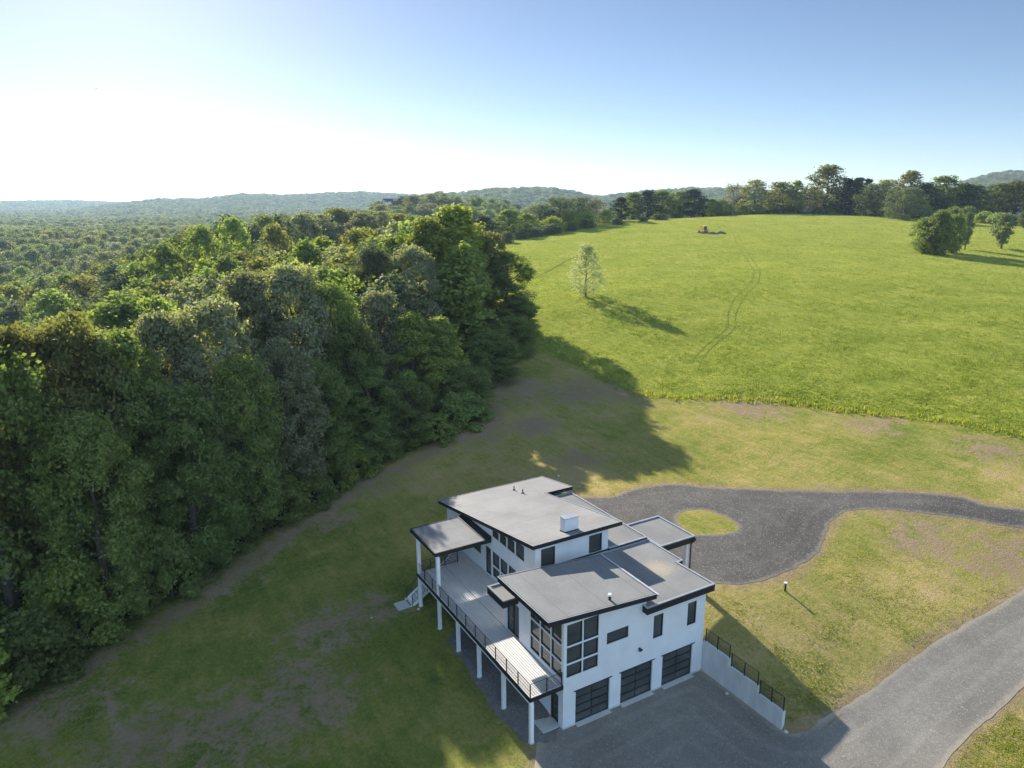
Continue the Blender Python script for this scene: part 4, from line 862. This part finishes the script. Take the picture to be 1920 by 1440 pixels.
for i, (px, ty, by, hw, pk, look) in enumerate(sorted(LINE, key=lambda a: a[0])):
    if by:
        g = gp(px, by); x, y = g[0], g[1]
        if to_ds(x, y)[0] > 415: x, y = ds(405, (px-960)/FPX*405*.985)
    else:
        D_ = 300 if px < 935 else (405 if px < 1700 else 372); x, y = at_top(px, ty, D_)[:2]
    d = to_ds(x, y)[0]; T = at_top(px, ty, d); H_ = max(T[2]-hz1(x, y), 1.5)+.3; R_ = hw/FPX*d*(1.05 if pk in ('m_shrub', 'm_grey', 'm_open') else 1.42)
    row = 'in the hedge left of the meadow' if px < 1150 else ('on the crest left of the digger' if px < 1320 else 'in the tree line on the crest')
    sh = pk in ('m_shrub', 'm_grey')
    nth = sorted([a for a in LINE if (a[0] < 1150) == (px < 1150) and (a[0] < 1320) == (px < 1320)], key=lambda a: a[0]).index((px, ty, by, hw, pk, look))
    tree(pk, x, y, H_, R_, look+' '+row+', '+ordn[nth]+' from its left', 'trees and bushes around the meadow', 'bush' if sh else ('conifer_tree' if pk == 'm_cone' else 'broadleaf_tree'), 'bush' if sh else 'tree')
for i, (px, ty) in enumerate(EXTRA_BEHIND):
    x, y = at_top(px, ty, 425)[:2]; H_ = at_top(px, ty, 425)[2]-hz1(x, y)
    tree('m_dark', x, y, max(H_, 6), 7.5, 'dark tree glimpsed between the trunks of the tree line on the crest', 'dark trees behind the tree line')
mid_proto('m_hedge', 41, 'dome', 'maple', H=5, R=4.4, cb=.1, leaf=.42, per=14, limbs=4)
for i in range(22):
    px = 1345+i*26.5; by = float(np.interp(px, [1340, 1450, 1600, 1700, 1800, 1920], [400, 396, 396, 409, 415, 426])); g = gp(px, by-1)
    x, y = (g[0], g[1]) if to_ds(g[0], g[1])[0] < 415 else at_top(px, by-8, 408)[:2]
    x, y = (np.array([x, y])+fh*rb.uniform(1, 5)); tree('m_hedge', x, y, rb.uniform(3.5, 6.5), rb.uniform(4, 6), 'low dark bush at the foot of the tree line on the crest', 'bushes below the tree line', 'bush', 'bush', sink=.3)
for px, ty, by, hw, pk, lab in [(1733, 410, 474, 30, 'm_fieldtree', 'left tree of the dense green clump standing in the meadow'), (1757, 398, 478, 26, 'm_fieldtree', 'front tree of the dense green clump standing in the meadow'), (1783, 405, 474, 24, 'm_fieldtree', 'right tree of the dense green clump standing in the meadow'), (1809, 400, 468, 12, 'm_young', 'slim tree right behind the meadow clump'),
                               (1877, 402, 466, 20, 'm_young', 'lone slender tree on the meadow near the right edge'), (1918, 398, 428, 12, 'm_young', 'small tree cut by the right edge of the view')]:
    g = gp(px, by); d = to_ds(g[0], g[1])[0]; T = at_top(px, ty, d)
    tree(pk, g[0], g[1], T[2]-g[2]+.2, hw/FPX*d*1.05, lab, None, 'field_tree')
g = gp(1098, 557); d = to_ds(g[0], g[1])[0]
tree('n_pale', g[0], g[1], at_top(1098, 457, d)[2]-g[2], 4.3, 'lone pale cream tree standing in the middle of the meadow', None, 'pale_tree')
# ---- far woods: one mass of crowns out to the hills (uncountable)
rf = np.random.default_rng(5); pts = []
def spc(d): return 9.6*(max(d, 250)/250)**.38
d = 175.0; cw = []
while d < 8200:
    sp = spc(d); ns = int(d*1.9/sp)
    for i in range(ns):
        s = -1.0*d+1.9*d*(i+rf.uniform(0, 1))/ns; cw.append((d+rf.uniform(-.5, .5)*sp*1.1, s, sp))
    d += sp*.95
cw = np.array(cw); P = np.array([ds(a, b) for a, b, _ in cw]); hz = height(P[:, 0], P[:, 1])
sdw = sdf(WOOD, P[:, 0], P[:, 1]); sdfd = sdf(FIELD, P[:, 0], P[:, 1])
ok = np.where(cw[:, 0] < 480, (sdw < -6), True) & (sdfd > 8)
ok &= ~((cw[:, 0] < 640) & (cw[:, 1] > -.02*cw[:, 0]) & (cw[:, 0] < 430))
wd = max(k[0] for k in keep[:WOODMAX]) if NW > WOODMAX else 400
rest = np.array([k[2] for k in keep[:WOODMAX]])
near = cw[:, 0] < wd+12
dm = np.full(len(cw), 99.0)
for i in np.nonzero(near)[0]: dm[i] = np.hypot(rest[:, 0]-P[i, 0], rest[:, 1]-P[i, 1]).min()
ok &= dm > 7.0
cl = np.clip(hz, -60, 200); top = (hz+15-CAM[2])/np.maximum(cw[:, 0], 1); az = np.clip(((cw[:, 1]/cw[:, 0]+1.02)*160).astype(int), 0, 320)
run = np.full(330, -9.0); vis = np.zeros(len(cw), bool)
gd_ = np.argsort(cw[:, 0]); 
for i in gd_:
    a = az[i]
    if top[i] > run[a]-14/cw[i, 0]: vis[i] = True
    run[a] = max(run[a], (hz[i]+(8 if ok[i] else 0)-CAM[2])/cw[i, 0]) if cw[i, 0] > 60 else run[a]
ok &= vis
ok &= ~((cw[:, 0] < 1500) & (cw[:, 1] > .07*cw[:, 0]))
fp = np.column_stack([P, hz-.5])[ok]; fsp = cw[ok, 2]
fme = bpy.data.meshes.new('far_woods'); fme.vertices.add(len(fp)); fme.vertices.foreach_set('co', fp.astype(np.float32).ravel())
patch = vnoise(fp[:, 0]/45, fp[:, 1]/45, 6)
sc = fsp/8.0*1.02*rf.uniform(.65, 1.45, len(fp))
fds = cw[ok]; fpx = 960+FPX*fds[:, 1]/(fds[:, 0]*.968+8)
flim = np.interp(fpx, [-400, 300, 430, 560, 700, 800, 900, 1000, 1400], [404, 402, 396, 379, 390, 403, 418, 424, 424])
flim = np.where(fds[:, 0] < 330, np.maximum(flim, np.interp(fpx, [-400, 0, 150, 320, 430], [560, 530, 505, 452, 396])), flim)
zroom = CAM[2]+(379-(fpx-160)*23/3225.-flim)*.94/FPX*fds[:, 0]-hz[ok]
zroom = np.where(fds[:, 0] < 640, zroom, 99)
attr(fme, 'scl', sc); attr(fme, 'sclz', np.where(fp[:, 0]*0+1 > 0, (.72+.55*rf.uniform(0, 1, len(fp)))*np.minimum(sc, 1.25)*.95, 1).clip(0, np.maximum(zroom/20.8, .2))); attr(fme, 'rot', rf.uniform(0, 6.28, len(fp)))
kind = np.where(rf.uniform(0, 1, len(fp)) < .7, np.floor(patch*6.99), rf.integers(0, 7, len(fp)))
ia = fme.attributes.new('pick', 'INT', 'POINT'); ia.data.foreach_set('value', kind.astype(np.int32))
fwo = tag(link('far_woods', fme), 'distant unbroken woodland covering the valley and the hills', 'woodland', kind='stuff')
ng = bpy.data.node_groups.new('scatter_crowns', 'GeometryNodeTree')
ng.interface.new_socket('Geometry', in_out='INPUT', socket_type='NodeSocketGeometry'); ng.interface.new_socket('Geometry', in_out='OUTPUT', socket_type='NodeSocketGeometry')
N = ng.nodes; Lk = ng.links; gi = N.new('NodeGroupInput'); go = N.new('NodeGroupOutput'); ip = N.new('GeometryNodeInstanceOnPoints'); jn = N.new('GeometryNodeJoinGeometry')
def named(nm, ty):
    a = N.new('GeometryNodeInputNamedAttribute'); a.data_type = ty; a.inputs['Name'].default_value = nm
    return [o for o in a.outputs if o.enabled and o.name == 'Attribute'][0]
src = {}
for o in C.objects:
    if o.name.startswith('crown') and o.data.name.split('.')[0] not in src: src[o.data.name.split('.')[0]] = o
order = ['m_maple', 'm_pale', 'm_oak', 'm_brown', 'm_ash', 'm_pale', 'm_olive']
for kx in reversed(order):
    if kx not in src: continue
    oi = N.new('GeometryNodeObjectInfo'); oi.inputs['Object'].default_value = src[kx]; oi.inputs['As Instance'].default_value = True; oi.transform_space = 'ORIGINAL'
    Lk.new(oi.outputs['Geometry'], jn.inputs[0])
cx = N.new('ShaderNodeCombineXYZ'); sx = named('scl', 'FLOAT'); Lk.new(sx, cx.inputs[0]); Lk.new(sx, cx.inputs[1]); Lk.new(named('sclz', 'FLOAT'), cx.inputs[2])
rx = N.new('ShaderNodeCombineXYZ'); Lk.new(named('rot', 'FLOAT'), rx.inputs[2])
Lk.new(gi.outputs[0], ip.inputs['Points']); Lk.new(jn.outputs[0], ip.inputs['Instance']); ip.inputs['Pick Instance'].default_value = True
Lk.new(named('pick', 'INT'), ip.inputs['Instance Index']); Lk.new(rx.outputs[0], ip.inputs['Rotation']); Lk.new(cx.outputs[0], ip.inputs['Scale']); Lk.new(ip.outputs[0], go.inputs[0])
md = fwo.modifiers.new('scatter', 'NODES'); md.node_group = ng
print('TREES', NT, 'bushes', nb, 'wood', NW, 'far', len(fp), 'wd', wd)

# ------------------------------------------------------------------ grass
def tufts(name, P, hgt, mat, nb_=5, spread=.16, wid=.035, seed=3, label=None):
    rng = np.random.default_rng(seed); n = len(P); Z = height(P[:, 0], P[:, 1]); m = n*nb_; i = np.repeat(np.arange(n), nb_)
    b = np.column_stack([P[i], Z[i]])+np.column_stack([rng.normal(0, spread, (m, 2)), np.full(m, -.03)])
    h = hgt[i]*rng.uniform(.6, 1.2, m); a = rng.uniform(0, 6.28, m); wv = np.column_stack([np.cos(a), np.sin(a), np.zeros(m)])*(wid*(1+h*1.5))[:, None]
    ln = np.column_stack([rng.normal(0, .35, (m, 2))*h[:, None], h])
    V = np.stack([b-wv, b+wv, b+ln], 1).reshape(-1, 3)
    return tag(link(name, np_mesh(name, V, [np.arange(3*m).reshape(-1, 3)], mat)), label, 'grass', kind='stuff')
rg = np.random.default_rng(31)
def scatter_px(n, box, fn):
    """points spread evenly as seen, so near and far grass get the same care"""
    px = rg.uniform(box[0], box[2], n); py = rg.uniform(box[1], box[3], n); out = []
    r = fwd[None]+rgt[None]*((px-960)/FPX)[:, None]-upv[None]*((py-720)/FPX)[:, None]
    lo = np.full(n, 20.0); t = np.full(n, 20.0); done = np.zeros(n, bool)
    for st in np.geomspace(22, 460, 120):
        Q = CAM+r*st; b = Q[:, 2] < height(Q[:, 0], Q[:, 1]); new = b & ~done; t[new] = st; done |= b; lo = np.where(done, lo, st)
    hi = t.copy()
    for _ in range(9):
        mi = (lo+hi)/2; Q = CAM+r*mi[:, None]; b = Q[:, 2] < height(Q[:, 0], Q[:, 1]); hi = np.where(b, mi, hi); lo = np.where(b, lo, mi)
    Q = (CAM+r*hi[:, None])[done][:, :2]; return Q[fn(Q[:, 0], Q[:, 1])]
inF = lambda x, y: sdf(FIELD, x, y) < .2
P = scatter_px(52000, (930, 395, 1960, 830), inF)
dd = np.hypot(P[:, 0]-CAM[0], P[:, 1]-CAM[1]); pn = vnoise(P[:, 0]/4, P[:, 1]/4, 2)*.6+vnoise(P[:, 0]/1.3, P[:, 1]/1.3, 8)*.4
tufts('meadow_grass', P, .10+.22*pn**1.5+.06*(dd > 150), M['grass'], 5, .26, .05, 4, 'tall yellow green grass of the sunlit meadow')
Pe = np.array([fe[i]+(fe[i+1]-fe[i])*t for i in range(2, len(fe)-1) for t in np.linspace(0, 1, 60)])+rg.normal(0, .55, ((len(fe)-3)*60, 2))
tufts('tall_grass', Pe, .22+.38*rg.uniform(0, 1, len(Pe))**2, M['lawng'], 7, .22, .04, 6, 'taller uncut grass along the meadow edge above the lawn')
def inL(x, y):
    a = (sdf(FIELD, x, y) > .3) & (sdf(LOWs, x, y) > .35) & ((sdf(LOOP, x, y) > .35) | (sdf(ISL, x, y) < -.25)) & (sdf(GRAV, x, y) > .3) & (sdf(WOOD, x, y) > 1)
    hs = ((x > -22.5) & (x < .2) & (y > -2.5) & (y < 12.6)) | ((x > -.2) & (x < 7.2) & (y > -.5) & (y < 12.1)) | ((x > -19) & (x < -17) & (y < -2) & (y > -4.2)) | ((x > -10) & (x < -5.3) & (y > 12) & (y < 16))
    return a & ~hs
P = scatter_px(120000, (0, 640, 1960, 1440), inL)
pn = vnoise(P[:, 0]/7, P[:, 1]/7, 12)*.5+vnoise(P[:, 0]/1.6, P[:, 1]/1.6, 13)*.5
bz = np.zeros(len(P))
for p, r_ in BARE: bz = np.maximum(bz, np.exp(-((P[:, 0]-p[0])**2+(P[:, 1]-p[1])**2)/(r_*r_)))
kp = pn-.35*bz+rg.uniform(-.22, .22, len(P)) > .50; P, pn = P[kp], pn[kp]
tufts('lawn_grass', P, .05+.11*np.clip(pn-.3, 0, 1), M['lawng'], 6, .14, .034, 9, 'short patchy grass of the lawns around the house')
# ------------------------------------------------------------------ small things outdoors
g = gp(1472, 1108); vp = empty('vent_post', tuple(g), 'short black pipe with a white cap standing in the lawn', 'pipe')
MB().tube((0, 0, -.2), (0, 0, .66), .075, k=10).build('pipe', M['black'], vp); MB().tube((0, 0, .66), (0, 0, .73), .13, .12, k=12).build('cap', M['white'], vp)
# digger and its spoil on the hill
g = gp(1321, 437); D0 = to_ds(g[0], g[1])[0]
ex = empty('excavator', tuple(g), 'small orange excavator with dark cab parked on the meadow crest', 'excavator'); ex.rotation_euler = (0, 0, YAW-math.pi/2+rad(8)); ex.scale = (1.0, 1.0, 1.0)
# local axes: +x to the viewer's right, +y away
for y0 in (-.85, .45):
    t = MB(); pr = [(-1.25, .22), (-1.05, .0), (1.05, 0), (1.25, .22), (1.1, .52), (-1.1, .52)]
    t.prism([(x, y0, z) for x, z in pr], [(x, y0+.4, z) for x, z in pr]); t.build('track', M['rubber'], ex, .03)
MB().box(-.5, -.45, .3, .5, .45, .62).build('undercarriage', M['black'], ex)
bd_ = MB().prism([(-.75, -.85, .62), (1.2, -.85, .62), (1.2, .85, .62), (-.75, .85, .62)], [(-.75, -.85, .95), (1.2, -.85, 1.15), (1.2, .85, 1.15), (-.75, .85, .95)]).prism([(.35, -.8, .95), (1.2, -.8, 1.1), (1.2, .8, 1.1), (.35, .8, .95)], [(.4, -.75, 1.55), (1.1, -.75, 1.45), (1.1, .75, 1.45), (.4, .75, 1.55)])
bd_.build('body', M['orange'], ex, .03)
cb_ = MB()
for x, y in ((-.35, -.72), (.55, -.72), (-.35, .12), (.55, .12)): cb_.box(x-.04, y-.04, .95, x+.04, y+.04, 2.62)
cb_.box(-.38, -.75, .95, .58, .15, 1.3); co = cb_.build('cab', M['black'], ex)
MB().box(-.30, -.71, 1.3, .5, .11, 2.6).build('cab_glass', M['glass'], co); MB().box(-.48, -.82, 2.62, .68, .22, 2.72).build('cab_roof', M['white'], co, .02)
bo = MB(); pts = [(-.7, .3, .9), (-1.25, .3, 2.1), (-1.75, .3, 2.75), (-2.0, .3, 2.7)]
for a, b, r in ((pts[0], pts[1], .17), (pts[1], pts[2], .15)): bo.tube(a, b, r, r*.85, 4)
boom = bo.build('boom', M['orange'], ex); st_ = MB().tube((-1.75, .3, 2.78), (-2.15, .3, .95), .14, .11, 4).build('stick', M['orange'], ex)
MB().tube((-.8, .3, 1.25), (-1.2, .3, 1.75), .06, k=6).build('ram', M['steel'], boom)
MB().prism([(-2.4, .0, .35), (-1.75, 0, .25), (-1.75, .6, .25), (-2.4, .6, .35)], [(-2.35, .02, .95), (-2.05, .02, .98), (-2.05, .58, .98), (-2.35, .58, .95)]).build('bucket', M['black'], st_)
def mound(px, py, R1, R2, hh, label, seed):
    g = gp(px, py); rng = np.random.default_rng(seed); nr, na = 9, 26; V = []; 
    for i in range(nr):
        f = i/(nr-1)
        for k in range(na):
            a = 2*math.pi*k/na; q = f*(1+.18*math.sin(3*a+seed)+.10*math.sin(7*a+2*seed)); x = g[0]+rh[0]*R1*q*math.cos(a)+fh[0]*R2*q*math.sin(a); y = g[1]+rh[1]*R1*q*math.cos(a)+fh[1]*R2*q*math.sin(a)
            V.append((x, y, hh*(1-f**1.6)+rng.normal(0, .10)*(f < .98)-.12*(f > .98)))
    V = np.array(V); V[:, 2] += height(V[:, 0], V[:, 1]); F = [[i*na+k, (i+1)*na+k, (i+1)*na+(k+1) % na, i*na+(k+1) % na] for i in range(nr-1) for k in range(na)]
    return tag(link('soil_heap', np_mesh('soil_heap', V-np.array([g[0], g[1], g[2]]), [np.array(F)], M['soil'], True), None, tuple(g)), label, 'soil heap', 'soil heaps by the digger')
mound(1318, 437, 2.6, 1.8, .75, 'grey brown soil heap under the digger bucket', 1); mound(1334, 438.5, 2.6, 1.6, .6, 'middle dark soil heap right of the digger', 2); mound(1351, 438, 2.3, 1.5, .8, 'rightmost dark soil heap farthest from the digger', 3)
# boulders / pale stones
def rock(px, py, r, label):
    g = gp(px, py); bm = bmesh.new(); bmesh.ops.create_icosphere(bm, subdivisions=2, radius=r); rr = random.Random(px)
    for v in bm.verts: v.co *= rr.uniform(.8, 1.15); v.co.z *= .7
    me = bpy.data.meshes.new('stone'); bm.to_mesh(me); bm.free(); me.materials.append(M['slab']); tag(link('stone', me, None, (g[0], g[1], g[2]+r*.3)), label, 'stone')
rock(1047, 893, .16, 'white stone on the shaded lawn behind the house'); rock(1473.5, 1373, .15, 'white stone at the foot of the retaining wall'); rock(785, 1143, .14, 'pale stone beside the last deck post'); rock(697, 1159, .10, 'pale stone lying alone on the left lawn'); rock(1363, 1292+9, .13, 'stone on the drive against the retaining wall')
# houses half hidden in the trees
def house(px, py, d, wd_, dp, hh, label, wall, rot=0., base=None, scale=1):
    T = at_top(px, py, d); x, y = T[0], T[1]; z = (T[2] if base is None else base); o = empty('distant_house', (x, y, z-.3), label, 'house'); o.rotation_euler = (0, 0, YAW-math.pi/2+rot)
    w2, d2 = wd_/2, dp/2
    pr = [(-d2, 0), (d2, 0), (d2, hh), (0, hh+d2*.62), (-d2, hh)]
    MB().prism([(-w2, a, b) for a, b in pr], [(w2, a, b) for a, b in pr]).build('wall', wall, o)
    rf_ = MB(); 
    for s_ in (-1, 1):
        a = [(s_*(d2+.5), hh-.28), (0, hh+d2*.62+.05), (0, hh+d2*.62+.28), (s_*(d2+.5), hh-.05)]
        rf_.prism([(-w2-.4, p, q_) for p, q_ in a], [(w2+.4, p, q_) for p, q_ in a])
    r_ = rf_.build('roof', M['shingle'], o); MB().box(w2*.4, -.4, hh+d2*.4, w2*.4+.8, .4, hh+d2*.62+1.2).build('chimney', M['siding'], r_)
    n = max(2, int(wd_/3.2))
    for k in range(n):
        c = -w2+wd_*(k+.5)/n; wn = MB().box(c-.55, -d2-.06, 1.0, c+.55, -d2-.004, 2.4).build('window', M['white'], o); MB().box(c-.45, -d2-.075, 1.1, c+.45, -d2-.062, 2.3).build('pane', M['glass'], wn)
    return o
house(1512, 396, 412, 9, 7, 3.6, 'white gabled house half hidden behind the pale tree on the crest', M['siding'], .5)
house(1846, 409, 402, 7, 7, 3.0, 'low white house with grey roof among the dark trees at right', M['siding'], -.35)
house(1895, 402, 404, 7, 7, 4.6, 'pale blue house glimpsed between trees near the right edge', M['siding_blue'], .1)
for i, (px, py, lab) in enumerate([(728, 381, 'pale house with dark roof on the wooded hill'), (743, 381, 'brown roofed house on the wooded hill beside the pale one')]):
    T = at_top(px, py, 640); house(px, py+1, 640, 7.5 if i == 0 else 6, 6, 2.6, lab, M['siding'] if i == 0 else M['bark'], .5-i)
# two birds far off against the sky
for px, py, d, lab in ((178, 167, 120, 'tiny dark bird high in the pale sky'), (185, 340, 150, 'tiny dark bird low over the hazy valley')):
    P = at_top(px, py, d); b = empty('bird', tuple(P), lab, 'bird')
    bo = MB(); pr = [(-.16, .012), (-.08, .05), (.04, .055), (.13, .02), (.24, .012)]
    for (a, r0), (c, r1) in zip(pr[:-1], pr[1:]): bo.tube((a, 0, 0), (c, 0, 0), r0, r1, 8)
    bo.build('body', M['black'], b)
    for s_ in (-1, 1): MB().poly([(-.06, s_*.04, .01), (.06, s_*.04, .01), (.05, s_*.22, .10), (-.05, s_*.40, .04), (-.07, s_*.22, .09)]).build('wing', M['black'], b)
#@@HAZE
hz_n = bpy.data.materials.new('haze'); hz_n.use_nodes = True; n = hz_n.node_tree.nodes; n.clear(); o_ = n.new('ShaderNodeOutputMaterial'); v_ = n.new('ShaderNodeVolumePrincipled')
v_.inputs['Color'].default_value = (.55, .76, 1.0, 1); v_.inputs['Density'].default_value = 9e-5; v_.inputs['Anisotropy'].default_value = .15
hz_n.node_tree.links.new(v_.outputs[0], o_.inputs['Volume'])
zlo = float(GZ.min())-1.5; zhi = max(float(GZ.max())+40, 60.0)
hb = MB().box(gx[0]-30, gy[0]-30, zlo, gx[-1]+30, gy[-1]+30, zhi).build('haze', hz_n); tag(hb, 'thin summer haze lying over the whole valley', 'haze', kind='stuff')
